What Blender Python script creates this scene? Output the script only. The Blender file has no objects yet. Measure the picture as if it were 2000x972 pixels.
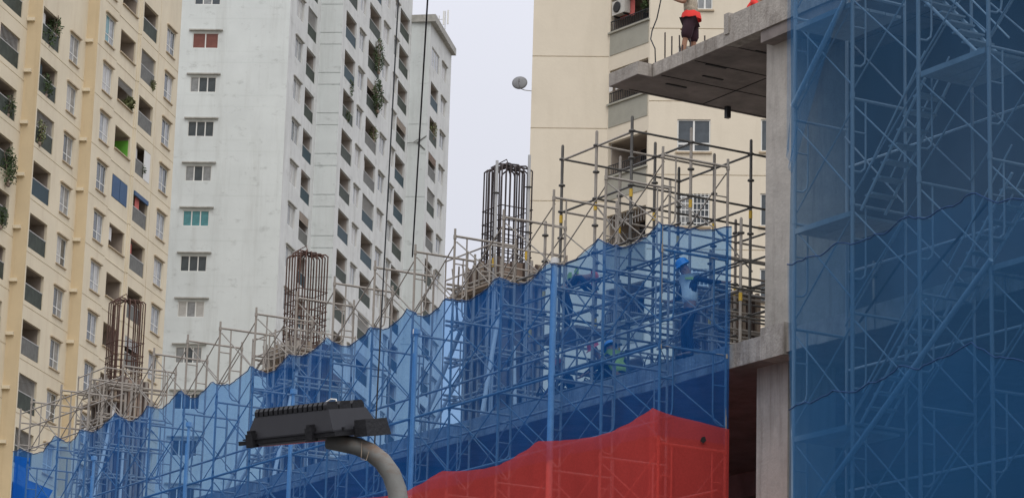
import bpy, math, random
from mathutils import Vector, Matrix
random.seed(7)
sc = bpy.context.scene
col = sc.collection
R = math.radians

# ------------------------------------------------------------------ camera
CAM_Z = 1.6
th, roll = R(13.7), R(1.6)
Fv = Vector((0, math.cos(th), math.sin(th)))
R0 = Vector((1, 0, 0)); U0 = R0.cross(Fv)
Rv = R0 * math.cos(roll) + U0 * math.sin(roll)
Uv = U0 * math.cos(roll) - R0 * math.sin(roll)
cam_data = bpy.data.cameras.new('camera')
cam = bpy.data.objects.new('camera', cam_data); col.objects.link(cam)
cam.matrix_world = Matrix(((Rv.x, Uv.x, -Fv.x, 0), (Rv.y, Uv.y, -Fv.y, 0), (Rv.z, Uv.z, -Fv.z, CAM_Z), (0, 0, 0, 1)))
cam_data.sensor_width = 36.0
cam_data.lens = 36.0 * 5800 / 2000
cam_data.clip_start = 0.5; cam_data.clip_end = 6000
sc.camera = cam

# ------------------------------------------------------------------ sky, sun, exposure
world = bpy.data.worlds.new('World'); sc.world = world
world.use_nodes = True
wn, wl = world.node_tree.nodes, world.node_tree.links
for n in list(wn): wn.remove(n)
SUN_EL, SUN_AZ = 50, 172          # azimuth clockwise from +Y
sky = wn.new('ShaderNodeTexSky'); sky.sky_type = 'NISHITA'; sky.sun_disc = False
sky.sun_elevation = R(SUN_EL); sky.sun_rotation = R(SUN_AZ); sky.dust_density = 6; sky.air_density = 1.2
b1 = wn.new('ShaderNodeBackground'); b1.inputs['Strength'].default_value = 0.06
wl.new(sky.outputs[0], b1.inputs['Color'])
b2 = wn.new('ShaderNodeBackground'); b2.inputs['Color'].default_value = (0.565, 0.575, 0.635, 1); b2.inputs['Strength'].default_value = 1.0
# overcast sky: brighter towards the zenith (standard overcast distribution)
gt = wn.new('ShaderNodeTexCoord'); gs = wn.new('ShaderNodeSeparateXYZ'); wl.new(gt.outputs['Generated'], gs.inputs[0])
gm = wn.new('ShaderNodeMapRange'); gm.inputs['From Min'].default_value = 0.0; gm.inputs['From Max'].default_value = 1.0
gm.inputs['To Min'].default_value = 0.68; gm.inputs['To Max'].default_value = 2.05
cn_ = wn.new('ShaderNodeTexNoise'); cn_.inputs['Scale'].default_value = 5; cn_.inputs['Detail'].default_value = 4; wl.new(gt.outputs['Generated'], cn_.inputs['Vector'])
cm = wn.new('ShaderNodeMapRange'); cm.inputs['To Min'].default_value = 0.93; cm.inputs['To Max'].default_value = 1.05; wl.new(cn_.outputs['Fac'], cm.inputs['Value'])
cx = wn.new('ShaderNodeMath'); cx.operation = 'MULTIPLY'; wl.new(cm.outputs[0], cx.inputs[1])
wl.new(gs.outputs['Z'], gm.inputs['Value']); wl.new(gm.outputs[0], cx.inputs[0]); wl.new(cx.outputs[0], b2.inputs['Strength'])
mx = wn.new('ShaderNodeMixShader'); mx.inputs[0].default_value = 0.93
wl.new(b1.outputs[0], mx.inputs[1]); wl.new(b2.outputs[0], mx.inputs[2])
wo = wn.new('ShaderNodeOutputWorld'); wl.new(mx.outputs[0], wo.inputs['Surface'])
sd = bpy.data.lights.new('sun', 'SUN'); sd.energy = 0.9; sd.angle = R(50); sd.color = (1.0, 0.96, 0.9)
sun = bpy.data.objects.new('sun', sd); col.objects.link(sun)
sdir = Vector((math.sin(R(SUN_AZ)) * math.cos(R(SUN_EL)), math.cos(R(SUN_AZ)) * math.cos(R(SUN_EL)), math.sin(R(SUN_EL))))
sun.rotation_euler = sdir.to_track_quat('Z', 'Y').to_euler(); sun.location = (0, -20, 60)
sc.view_settings.view_transform = 'Standard'; sc.view_settings.look = 'None'
sc.view_settings.exposure = 0.45; sc.view_settings.gamma = 1.0
sc.cycles.transparent_max_bounces = 24
sc.cycles.max_bounces = 6

# ------------------------------------------------------------------ materials
def mat(name, colr, rough=0.8, metal=0.0, noise=0.0, nscale=3.0, bump=0.0, bscale=40.0, stain=None, stain_amt=0.0,
        stain_scale=(1, 1, 1), stain_lo=0.5, stain_hi=0.7, spec=0.3, streak=None, streak_amt=0.0, streak_scale=(1.6, 1.6, 0.07)):
    m = bpy.data.materials.new(name); m.use_nodes = True
    nt = m.node_tree; N, L = nt.nodes, nt.links
    p = N['Principled BSDF']; p.inputs['Roughness'].default_value = rough; p.inputs['Metallic'].default_value = metal
    p.inputs['Specular IOR Level'].default_value = spec
    p.inputs['Base Color'].default_value = (*colr, 1)
    tc = N.new('ShaderNodeTexCoord')
    cur = None
    if noise > 0:
        nz = N.new('ShaderNodeTexNoise'); nz.inputs['Scale'].default_value = nscale; nz.inputs['Detail'].default_value = 8
        nz.inputs['Roughness'].default_value = 0.65
        L.new(tc.outputs['Object'], nz.inputs['Vector'])
        cr = N.new('ShaderNodeValToRGB')
        cr.color_ramp.elements[0].position = 0.3; cr.color_ramp.elements[1].position = 0.72
        cr.color_ramp.elements[0].color = tuple(c * (1 - noise) for c in colr) + (1,)
        cr.color_ramp.elements[1].color = tuple(min(1, c * (1 + noise * 0.6)) for c in colr) + (1,)
        L.new(nz.outputs['Fac'], cr.inputs['Fac']); cur = cr.outputs['Color']
    if stain is not None:
        mp = N.new('ShaderNodeMapping'); mp.inputs['Scale'].default_value = stain_scale
        L.new(tc.outputs['Object'], mp.inputs['Vector'])
        n2 = N.new('ShaderNodeTexNoise'); n2.inputs['Scale'].default_value = 1.0; n2.inputs['Detail'].default_value = 10
        n2.inputs['Roughness'].default_value = 0.7
        L.new(mp.outputs[0], n2.inputs['Vector'])
        r2 = N.new('ShaderNodeMapRange'); r2.inputs['From Min'].default_value = stain_lo; r2.inputs['From Max'].default_value = stain_hi
        r2.inputs['To Max'].default_value = stain_amt
        L.new(n2.outputs['Fac'], r2.inputs['Value'])
        mc = N.new('ShaderNodeMix'); mc.data_type = 'RGBA'
        L.new(r2.outputs[0], mc.inputs['Factor'])
        if cur: L.new(cur, mc.inputs['A'])
        else: mc.inputs['A'].default_value = (*colr, 1)
        mc.inputs['B'].default_value = (*stain, 1); cur = mc.outputs['Result']
    if streak is not None:
        mp = N.new('ShaderNodeMapping'); mp.inputs['Scale'].default_value = streak_scale; mp.inputs['Location'].default_value = (7, 3, 1)
        L.new(tc.outputs['Object'], mp.inputs['Vector'])
        n4 = N.new('ShaderNodeTexNoise'); n4.inputs['Scale'].default_value = 1.0; n4.inputs['Detail'].default_value = 7; n4.inputs['Roughness'].default_value = 0.75
        L.new(mp.outputs[0], n4.inputs['Vector'])
        r4 = N.new('ShaderNodeMapRange'); r4.inputs['From Min'].default_value = 0.5; r4.inputs['From Max'].default_value = 0.75; r4.inputs['To Max'].default_value = streak_amt
        L.new(n4.outputs['Fac'], r4.inputs['Value'])
        m4 = N.new('ShaderNodeMix'); m4.data_type = 'RGBA'; L.new(r4.outputs[0], m4.inputs['Factor'])
        if cur: L.new(cur, m4.inputs['A'])
        else: m4.inputs['A'].default_value = (*colr, 1)
        m4.inputs['B'].default_value = (*streak, 1); cur = m4.outputs['Result']
    if cur: L.new(cur, p.inputs['Base Color'])
    if bump > 0:
        nb = N.new('ShaderNodeTexNoise'); nb.inputs['Scale'].default_value = bscale; nb.inputs['Detail'].default_value = 6
        L.new(tc.outputs['Object'], nb.inputs['Vector'])
        bp = N.new('ShaderNodeBump'); bp.inputs['Strength'].default_value = bump; bp.inputs['Distance'].default_value = 0.02
        L.new(nb.outputs['Fac'], bp.inputs['Height']); L.new(bp.outputs[0], p.inputs['Normal'])
    return m

def net_mat(name, colr, tint, opacity, var=0.1, foldscale=(0.6, 0.6, 0.25)):
    m = bpy.data.materials.new(name); m.use_nodes = True
    nt = m.node_tree; N, L = nt.nodes, nt.links
    for n in list(N): N.remove(n)
    out = N.new('ShaderNodeOutputMaterial')
    d = N.new('ShaderNodeBsdfDiffuse'); d.inputs['Color'].default_value = (*colr, 1)
    t = N.new('ShaderNodeBsdfTranslucent'); t.inputs['Color'].default_value = (*colr, 1)
    m1 = N.new('ShaderNodeMixShader'); m1.inputs[0].default_value = 0.35
    L.new(d.outputs[0], m1.inputs[1]); L.new(t.outputs[0], m1.inputs[2])
    tr = N.new('ShaderNodeBsdfTransparent'); tr.inputs['Color'].default_value = (*tint, 1)
    tc = N.new('ShaderNodeTexCoord')
    mp = N.new('ShaderNodeMapping'); mp.inputs['Scale'].default_value = foldscale
    L.new(tc.outputs['Object'], mp.inputs['Vector'])
    nz = N.new('ShaderNodeTexNoise'); nz.inputs['Scale'].default_value = 1.0; nz.inputs['Detail'].default_value = 5
    L.new(mp.outputs[0], nz.inputs['Vector'])
    # fine weave
    mp2 = N.new('ShaderNodeMapping'); mp2.inputs['Scale'].default_value = (26, 26, 26)
    L.new(tc.outputs['Object'], mp2.inputs['Vector'])
    n3 = N.new('ShaderNodeTexNoise'); n3.inputs['Scale'].default_value = 1.0; n3.inputs['Detail'].default_value = 2
    L.new(mp2.outputs[0], n3.inputs['Vector'])
    ad = N.new('ShaderNodeMath'); ad.operation = 'MULTIPLY_ADD'; ad.inputs[1].default_value = 0.5
    L.new(n3.outputs['Fac'], ad.inputs[0]); L.new(nz.outputs['Fac'], ad.inputs[2])
    mr = N.new('ShaderNodeMapRange'); mr.inputs['From Min'].default_value = 0.5; mr.inputs['From Max'].default_value = 1.0
    mr.inputs['To Min'].default_value = opacity - var; mr.inputs['To Max'].default_value = opacity + var
    L.new(ad.outputs[0], mr.inputs['Value'])
    m2 = N.new('ShaderNodeMixShader')
    L.new(mr.outputs[0], m2.inputs[0]); L.new(tr.outputs[0], m2.inputs[1]); L.new(m1.outputs[0], m2.inputs[2])
    L.new(m2.outputs[0], out.inputs['Surface'])
    return m

M = {}
M['yellow'] = mat('cream_yellow_render', (0.75, 0.665, 0.495), 0.9, noise=0.10, nscale=0.25, stain=(0.50, 0.38, 0.25), stain_amt=0.45, stain_scale=(0.9, 0.9, 0.14), stain_lo=0.5, stain_hi=0.8)
M['yellow_deep'] = mat('ochre_render', (0.64, 0.52, 0.335), 0.9, noise=0.08, nscale=0.4, stain=(0.40, 0.28, 0.16), stain_amt=0.5, stain_scale=(1.2, 1.2, 0.1), stain_lo=0.5, stain_hi=0.8)
M['white'] = mat('weathered_white_render', (0.64, 0.675, 0.655), 0.9, noise=0.08, nscale=0.3, stain=(0.24, 0.25, 0.23), stain_amt=0.6, stain_scale=(0.7, 0.7, 1.3), stain_lo=0.56, stain_hi=0.74, streak=(0.42, 0.43, 0.40), streak_amt=0.5, streak_scale=(0.7, 0.7, 0.06))
M['white_side'] = mat('weathered_white_side', (0.68, 0.69, 0.66), 0.9, noise=0.12, nscale=0.5, stain=(0.30, 0.30, 0.27), stain_amt=0.6, stain_scale=(0.6, 0.6, 0.7), stain_lo=0.54, stain_hi=0.76, streak=(0.40, 0.40, 0.36), streak_amt=0.6, streak_scale=(1.0, 1.0, 0.07))
M['cream'] = mat('pale_cream_render', (0.72, 0.645, 0.51), 0.9, noise=0.04, nscale=0.8, bump=0.25, bscale=6, stain=(0.50, 0.43, 0.32), stain_amt=0.35, stain_scale=(0.8, 0.8, 0.15), stain_lo=0.5, stain_hi=0.8)
M['greypanel'] = mat('grey_green_panel', (0.36, 0.35, 0.29), 0.9, noise=0.1, nscale=1.5)
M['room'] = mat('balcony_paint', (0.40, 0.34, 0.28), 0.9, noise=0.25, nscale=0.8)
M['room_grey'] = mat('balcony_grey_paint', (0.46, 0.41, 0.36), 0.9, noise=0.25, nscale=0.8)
M['dark'] = mat('dark_doorway', (0.035, 0.035, 0.04), 0.6)
M['frame'] = mat('white_window_frame', (0.72, 0.72, 0.68), 0.5)
M['frame_grey'] = mat('grey_window_frame', (0.45, 0.45, 0.43), 0.5)
M['hood'] = mat('window_ledge', (0.50, 0.41, 0.29), 0.9, noise=0.2, nscale=2)
M['hood_w'] = mat('stained_ledge', (0.42, 0.41, 0.37), 0.9, noise=0.3, nscale=2)
M['glass_dark'] = mat('dark_glass', (0.07, 0.085, 0.095), 0.12, noise=0.4, nscale=1.5, spec=0.6)
M['glass_grey'] = mat('curtained_glass', (0.28, 0.29, 0.29), 0.15, noise=0.35, nscale=2.5, spec=0.6)
M['glass_pale'] = mat('pale_curtain_glass', (0.46, 0.45, 0.42), 0.2, noise=0.2, nscale=3, spec=0.6)
M['glass_teal'] = mat('teal_curtain_glass', (0.09, 0.27, 0.29), 0.2, noise=0.3, nscale=3, spec=0.6)
M['glass_red'] = mat('maroon_blind_glass', (0.19, 0.075, 0.06), 0.3, noise=0.2, nscale=3)
M['rail_green'] = mat('green_railing_glass', (0.06, 0.072, 0.058), 0.6, noise=0.4, nscale=2, spec=0.15)
M['rail_blue'] = mat('blue_green_railing', (0.03, 0.06, 0.075), 0.5, noise=0.2, nscale=2, spec=0.15)
M['rail_grey'] = mat('grey_railing', (0.17, 0.17, 0.155), 0.6, noise=0.3, nscale=3, spec=0.15)
M['metal_dark'] = mat('dark_metal', (0.03, 0.032, 0.035), 0.5, metal=0.2)
M['leaf'] = mat('leaf_green', (0.07, 0.11, 0.04), 0.7, noise=0.7, nscale=3)
M['leaf_pale'] = mat('pale_leaf', (0.20, 0.22, 0.10), 0.7, noise=0.4, nscale=3)
M['green_wall'] = mat('lime_painted_wall', (0.16, 0.48, 0.06), 0.8)
M['blue_shutter'] = mat('blue_shutter', (0.045, 0.10, 0.20), 0.6, noise=0.15, nscale=2)
M['teal_cloth'] = mat('teal_cloth', (0.03, 0.19, 0.15), 0.8, noise=0.2, nscale=3)
M['white_cloth'] = mat('white_cloth', (0.7, 0.69, 0.66), 0.8)
M['pink_cloth'] = mat('pink_cloth', (0.55, 0.14, 0.12), 0.8)
M['concrete'] = mat('raw_concrete', (0.40, 0.365, 0.32), 0.92, noise=0.3, nscale=3.2, bump=0.8, bscale=18, streak=(0.12, 0.10, 0.085), streak_amt=0.85, streak_scale=(5, 5, 0.5), stain=(0.17, 0.14, 0.115), stain_amt=0.8, stain_scale=(2.2, 2.2, 0.7), stain_lo=0.5, stain_hi=0.7)
M['concrete_col'] = mat('column_concrete', (0.46, 0.425, 0.375), 0.9, noise=0.2, nscale=2.0, bump=0.5, bscale=15, streak=(0.20, 0.17, 0.145), streak_amt=0.7, streak_scale=(5, 5, 0.35), stain=(0.25, 0.21, 0.18), stain_amt=0.6, stain_scale=(2.5, 2.5, 0.35), stain_lo=0.52, stain_hi=0.75)
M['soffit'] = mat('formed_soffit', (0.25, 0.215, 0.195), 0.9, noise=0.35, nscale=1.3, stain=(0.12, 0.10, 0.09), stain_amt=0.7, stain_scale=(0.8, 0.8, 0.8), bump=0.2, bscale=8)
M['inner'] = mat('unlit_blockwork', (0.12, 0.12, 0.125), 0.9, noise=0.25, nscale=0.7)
M['slot'] = mat('cast_in_slot', (0.02, 0.02, 0.02), 0.8)
M['steel'] = mat('galvanised_tube', (0.33, 0.30, 0.26), 0.6, metal=0.0, noise=0.25, nscale=4, stain=(0.20, 0.15, 0.11), stain_amt=0.6, stain_scale=(1.5, 1.5, 1.5), stain_lo=0.5, stain_hi=0.7)
M['steel_dark'] = mat('dark_scaffold_tube', (0.12, 0.115, 0.105), 0.5, metal=0.3, noise=0.3, nscale=3)
M['steel_light'] = mat('pale_zinc_tube', (0.66, 0.66, 0.64), 0.55, metal=0.0, noise=0.15, nscale=4)
M['brace'] = mat('brace_tube', (0.24, 0.22, 0.19), 0.6, metal=0.0, noise=0.35, nscale=3)
M['yellow_mark'] = mat('yellow_collar', (0.55, 0.36, 0.05), 0.6)
M['rust'] = mat('rusted_rebar', (0.095, 0.052, 0.038), 0.85, noise=0.4, nscale=5)
M['rebar_dark'] = mat('dark_rebar', (0.055, 0.042, 0.04), 0.7, noise=0.4, nscale=5)
M['form'] = mat('used_formwork', (0.28, 0.21, 0.165), 0.85, noise=0.4, nscale=2.5)
M['form_dark'] = mat('dark_formwork', (0.13, 0.095, 0.08), 0.85, noise=0.4, nscale=2.5)
M['timber'] = mat('pale_timber', (0.31, 0.25, 0.19), 0.85, noise=0.3, nscale=4)
M['deck'] = mat('steel_deck', (0.42, 0.42, 0.40), 0.55, metal=0.2, noise=0.2, nscale=3)
M['net_blue'] = net_mat('blue_safety_net', (0.025, 0.20, 0.66), (0.47, 0.71, 0.96), 0.31, 0.10)
M['net_thick'] = net_mat('thick_blue_net', (0.012, 0.15, 0.55), (0.4, 0.6, 0.9), 0.72, 0.1)
M['net_right'] = net_mat('old_blue_net', (0.065, 0.18, 0.35), (0.55, 0.71, 0.86), 0.38, 0.06)
M['net_right2'] = net_mat('blue_net_lower_layer', (0.06, 0.23, 0.48), (0.88, 0.94, 0.98), 0.20, 0.05)
M['net_red'] = net_mat('red_safety_net', (0.95, 0.12, 0.105), (1.0, 0.46, 0.43), 0.50, 0.08)
M['rope'] = mat('net_rope', (0.02, 0.06, 0.16), 0.8)
M['prop'] = mat('dull_zinc_prop', (0.42, 0.42, 0.41), 0.6)
M['skin'] = mat('skin', (0.30, 0.16, 0.10), 0.6)
M['hair'] = mat('black_hair', (0.015, 0.012, 0.01), 0.7)
M['helmet_blue'] = mat('blue_helmet', (0.02, 0.20, 0.50), 0.3, spec=0.5)
M['helmet_red'] = mat('red_helmet', (0.60, 0.05, 0.04), 0.35, spec=0.5)
M['helmet_pink'] = mat('orange_helmet', (0.75, 0.14, 0.08), 0.35, spec=0.5)
M['vest'] = mat('pale_grey_vest', (0.78, 0.78, 0.70), 0.85, noise=0.15, nscale=8, bump=0.4, bscale=12)
M['hiviz'] = mat('yellow_green_hiviz', (0.32, 0.44, 0.08), 0.7)
M['navy'] = mat('dark_navy_cloth', (0.015, 0.02, 0.035), 0.85)
M['maroon'] = mat('dark_maroon_cloth', (0.035, 0.015, 0.022), 0.85, noise=0.3, nscale=6)
M['tan_shirt'] = mat('tan_striped_shirt', (0.42, 0.36, 0.27), 0.85, noise=0.5, nscale=22)
M['red_cloth'] = mat('red_cloth', (0.70, 0.045, 0.035), 0.8)
M['boot'] = mat('dark_boot', (0.02, 0.018, 0.016), 0.6)
M['lamp'] = mat('black_die_cast', (0.008, 0.008, 0.010), 0.55, noise=0.25, nscale=9, bump=0.2, bscale=60, spec=0.5)
M['lamp_grey'] = mat('dusty_black_casting', (0.015, 0.015, 0.019), 0.6, noise=0.2, nscale=12, spec=0.5)
M['arm'] = mat('weathered_grey_arm', (0.20, 0.20, 0.185), 0.6, metal=0.0, noise=0.25, nscale=7, stain=(0.16, 0.085, 0.04), stain_amt=0.75, stain_scale=(4, 4, 9), stain_lo=0.55, stain_hi=0.72)
M['dish'] = mat('grey_dish', (0.20, 0.20, 0.20), 0.6, noise=0.2, nscale=4)
M['ac'] = mat('aircon_casing', (0.52, 0.50, 0.45), 0.6, noise=0.15, nscale=4)
M['asphalt'] = mat('asphalt', (0.05, 0.05, 0.052), 0.9, noise=0.2, nscale=1.0)
M['soil'] = mat('bare_ground', (0.16, 0.14, 0.115), 0.95, noise=0.3, nscale=0.3)
M['lens'] = mat('lamp_lens', (0.30, 0.31, 0.33), 0.2, spec=0.5)

# ------------------------------------------------------------------ mesh builder
class MB:
    def __init__(s): s.v = []; s.f = []; s.sm = []
    def add(s, vs, fs, smooth=False):
        o = len(s.v); s.v += [tuple(v) for v in vs]; s.f += [tuple(i + o for i in f) for f in fs]; s.sm += [smooth] * len(fs)
    def quad(s, a, b, c, d): s.add([a, b, c, d], [(0, 1, 2, 3)])
    def box(s, x0, x1, y0, y1, z0, z1):
        s.add([(x0, y0, z0), (x1, y0, z0), (x1, y1, z0), (x0, y1, z0), (x0, y0, z1), (x1, y0, z1), (x1, y1, z1), (x0, y1, z1)],
              [(0, 3, 2, 1), (4, 5, 6, 7), (0, 1, 5, 4), (1, 2, 6, 5), (2, 3, 7, 6), (3, 0, 4, 7)])
        return s
    def tube(s, p0, p1, r, n=6, r1=None):
        s.path([p0, p1], r, n, r1); return s
    def path(s, pts, r, n=6, r1=None, caps=True):
        pts = [Vector(p) for p in pts]; k = len(pts)
        vs = []
        up = None
        for i, p in enumerate(pts):
            if i == 0: d = pts[1] - p
            elif i == k - 1: d = p - pts[i - 1]
            else: d = (pts[i + 1] - p).normalized() + (p - pts[i - 1]).normalized()
            d.normalize()
            if up is None: up = Vector((0, 0, 1)) if abs(d.z) < 0.9 else Vector((1, 0, 0))
            a = d.cross(up)
            if a.length < 1e-4: a = d.cross(Vector((0, 1, 0.3)))
            a.normalize(); b = a.cross(d); up = b
            rr = r if r1 is None else r + (r1 - r) * i / (k - 1)
            for j in range(n):
                t = 2 * math.pi * j / n
                vs.append(p + a * math.cos(t) * rr + b * math.sin(t) * rr)
        fs = []
        for i in range(k - 1):
            for j in range(n):
                fs.append((i * n + j, i * n + (j + 1) % n, (i + 1) * n + (j + 1) % n, (i + 1) * n + j))
        s.add(vs, fs, True)
        if caps:
            s.add(vs[:n], [tuple(range(n))]); s.add(vs[-n:], [tuple(range(n))])
        return s
    def lathe(s, prof, c=(0, 0, 0), n=14):
        vs = []; fs = []
        for r, z in prof:
            for j in range(n):
                t = 2 * math.pi * j / n; vs.append((c[0] + r * math.cos(t), c[1] + r * math.sin(t), c[2] + z))
        for i in range(len(prof) - 1):
            for j in range(n): fs.append((i * n + j, i * n + (j + 1) % n, (i + 1) * n + (j + 1) % n, (i + 1) * n + j))
        s.add(vs, fs, True); return s
    def grid(s, rows, smooth=True):
        nr, nc = len(rows), len(rows[0])
        vs = [p for r in rows for p in r]
        fs = [(i * nc + j, i * nc + j + 1, (i + 1) * nc + j + 1, (i + 1) * nc + j) for i in range(nr - 1) for j in range(nc - 1)]
        s.add(vs, fs, smooth); return s
    def mesh(s, name, m, off=(0, 0, 0)):
        me = bpy.data.meshes.new(name)
        me.from_pydata([(v[0] - off[0], v[1] - off[1], v[2] - off[2]) for v in s.v], [], s.f)
        me.polygons.foreach_set('use_smooth', s.sm)
        me.materials.append(m); me.update(); return me

def link(name, data, parent=None, loc=(0, 0, 0), rot=(0, 0, 0)):
    o = bpy.data.objects.new(name, data); col.objects.link(o)
    if parent: o.parent = parent
    o.location = loc; o.rotation_euler = rot
    return o
def part(name, mb, m, parent, off=(0, 0, 0), loc=(0, 0, 0), rot=(0, 0, 0)):
    return link(name, mb.mesh(name, m, off), parent, loc, rot)
def tag(o, label, cat, group=None):
    o['label'] = label; o['category'] = cat
    if group: o['group'] = group
    return o
def thing(name, label, cat, loc=(0, 0, 0), rz=0.0, group=None):
    return tag(link(name, None, None, loc, (0, 0, rz)), label, cat, group)
def structure(o): o['kind'] = 'structure'; return o

# site frame of the building under construction: x = -b (towards the street lamp side), y = c (into the building)
PSI = R(30.4)
SITE_RZ = math.atan2(-math.cos(PSI), math.sin(PSI))
def W(b, c, z=0.0):
    return Vector((-math.sin(PSI) * b + math.cos(PSI) * c, math.cos(PSI) * b + math.sin(PSI) * c, z))
def site_thing(name, label, cat, b, c, z, group=None):
    t = thing(name, label, cat, W(b, c, z), SITE_RZ, group); t['_o'] = (-b, c, z); return t
def off_of(t): return tuple(t['_o'])
def spart(name, mb, m, root): return part(name, mb, m, root, off=off_of(root))

# ------------------------------------------------------------------ ground
g = MB(); g.quad((-3000, -3000, 0), (3000, -3000, 0), (3000, 3000, 0), (-3000, 3000, 0))
structure(part('ground', g, M['soil'], None))
g = MB(); g.box(-400, 400, -8, 22, -0.1, 0.004)
structure(part('road', g, M['asphalt'], None))

# ------------------------------------------------------------------ facades
def wall_grid(L, z0, z1, cells, xs_extra=()):
    """wall front in local (x along, y inward, z up); cells: (x0,x1,z0,z1,depth) depth None = open"""
    xs = sorted({0.0, L} | {round(c[0], 3) for c in cells} | {round(c[1], 3) for c in cells})
    zs = sorted({z0, z1} | {round(c[2], 3) for c in cells} | {round(c[3], 3) for c in cells})
    xs = [x for x in xs if 0 <= x <= L]; zs = [z for z in zs if z0 <= z <= z1]
    nx, nz = len(xs) - 1, len(zs) - 1
    D = [[0.0] * nz for _ in range(nx)]
    for c in cells:
        for i in range(nx):
            xm = (xs[i] + xs[i + 1]) / 2
            if not (c[0] < xm < c[1]): continue
            for k in range(nz):
                zm = (zs[k] + zs[k + 1]) / 2
                if c[2] < zm < c[3]: D[i][k] = c[4]
    mb = MB()
    for i in range(nx):
        k = 0
        while k < nz:
            d = D[i][k]; k2 = k
            while k2 + 1 < nz and D[i][k2 + 1] == d: k2 += 1
            if d is not None: mb.quad((xs[i], d, zs[k]), (xs[i + 1], d, zs[k]), (xs[i + 1], d, zs[k2 + 1]), (xs[i], d, zs[k2 + 1]))
            k = k2 + 1
    def dd(v): return 0.2 if v is None else v
    for i in range(nx):
        for k in range(nz):
            if i + 1 < nx and dd(D[i][k]) != dd(D[i + 1][k]):
                a, b = dd(D[i][k]), dd(D[i + 1][k]); x = xs[i + 1]
                mb.quad((x, a, zs[k]), (x, b, zs[k]), (x, b, zs[k + 1]), (x, a, zs[k + 1]))
            if k + 1 < nz and dd(D[i][k]) != dd(D[i][k + 1]):
                a, b = dd(D[i][k]), dd(D[i][k + 1]); z = zs[k + 1]
                mb.quad((xs[i], a, z), (xs[i + 1], a, z), (xs[i + 1], b, z), (xs[i], b, z))
    return mb

_cache = {}
def window_mesh(w, h, style):
    key = ('f', round(w, 2), round(h, 2), style)
    if key in _cache: return _cache[key]
    f = MB(); t = 0.06
    f.box(0, t, 0.06, 0.15, 0, h); f.box(w - t, w, 0.06, 0.15, 0, h); f.box(t, w - t, 0.06, 0.15, 0, t); f.box(t, w - t, 0.06, 0.15, h - t, h)
    n = 3 if style == 'triple' else 2
    for i in range(1, n): x = w * i / n; f.box(x - 0.045, x + 0.045, 0.07, 0.14, t, h - t)
    panes = []
    zt = [t, h - t]
    if style == 'yellow':
        z = h * 0.32
        for i in range(n):
            f.box(w * i / n + 0.05, w * (i + 1) / n - 0.05, 0.08, 0.13, z - 0.035, z + 0.035)
        zt = [t, z - 0.035, z + 0.035, h - t]
    if style == 'low':
        z = h * 0.25; f.box(t, w - t, 0.07, 0.14, z - 0.05, z + 0.05); zt = [t, z - 0.05, z + 0.05, h - t]
    for i in range(n): panes.append((w * i / n + 0.045, w * (i + 1) / n - 0.045, t, h - t))
    _cache[key] = (f.mesh('window', M['frame']), panes, n)
    return _cache[key]
def pane_mesh(w, h, mname):
    key = ('p', round(w, 2), round(h, 2), mname)
    if key not in _cache:
        p = MB(); p.box(0, w, 0.10, 0.115, 0, h); _cache[key] = p.mesh('pane', M[mname])
    return _cache[key]
def ledge_mesh(w, m, dep=0.16, t=0.09, ov=0.15):
    key = ('l', round(w, 2), m, dep, t, ov)
    if key not in _cache:
        p = MB(); p.box(-ov, w + ov, -dep, 0.06, 0, t); _cache[key] = p.mesh('ledge', M[m])
    return _cache[key]

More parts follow.
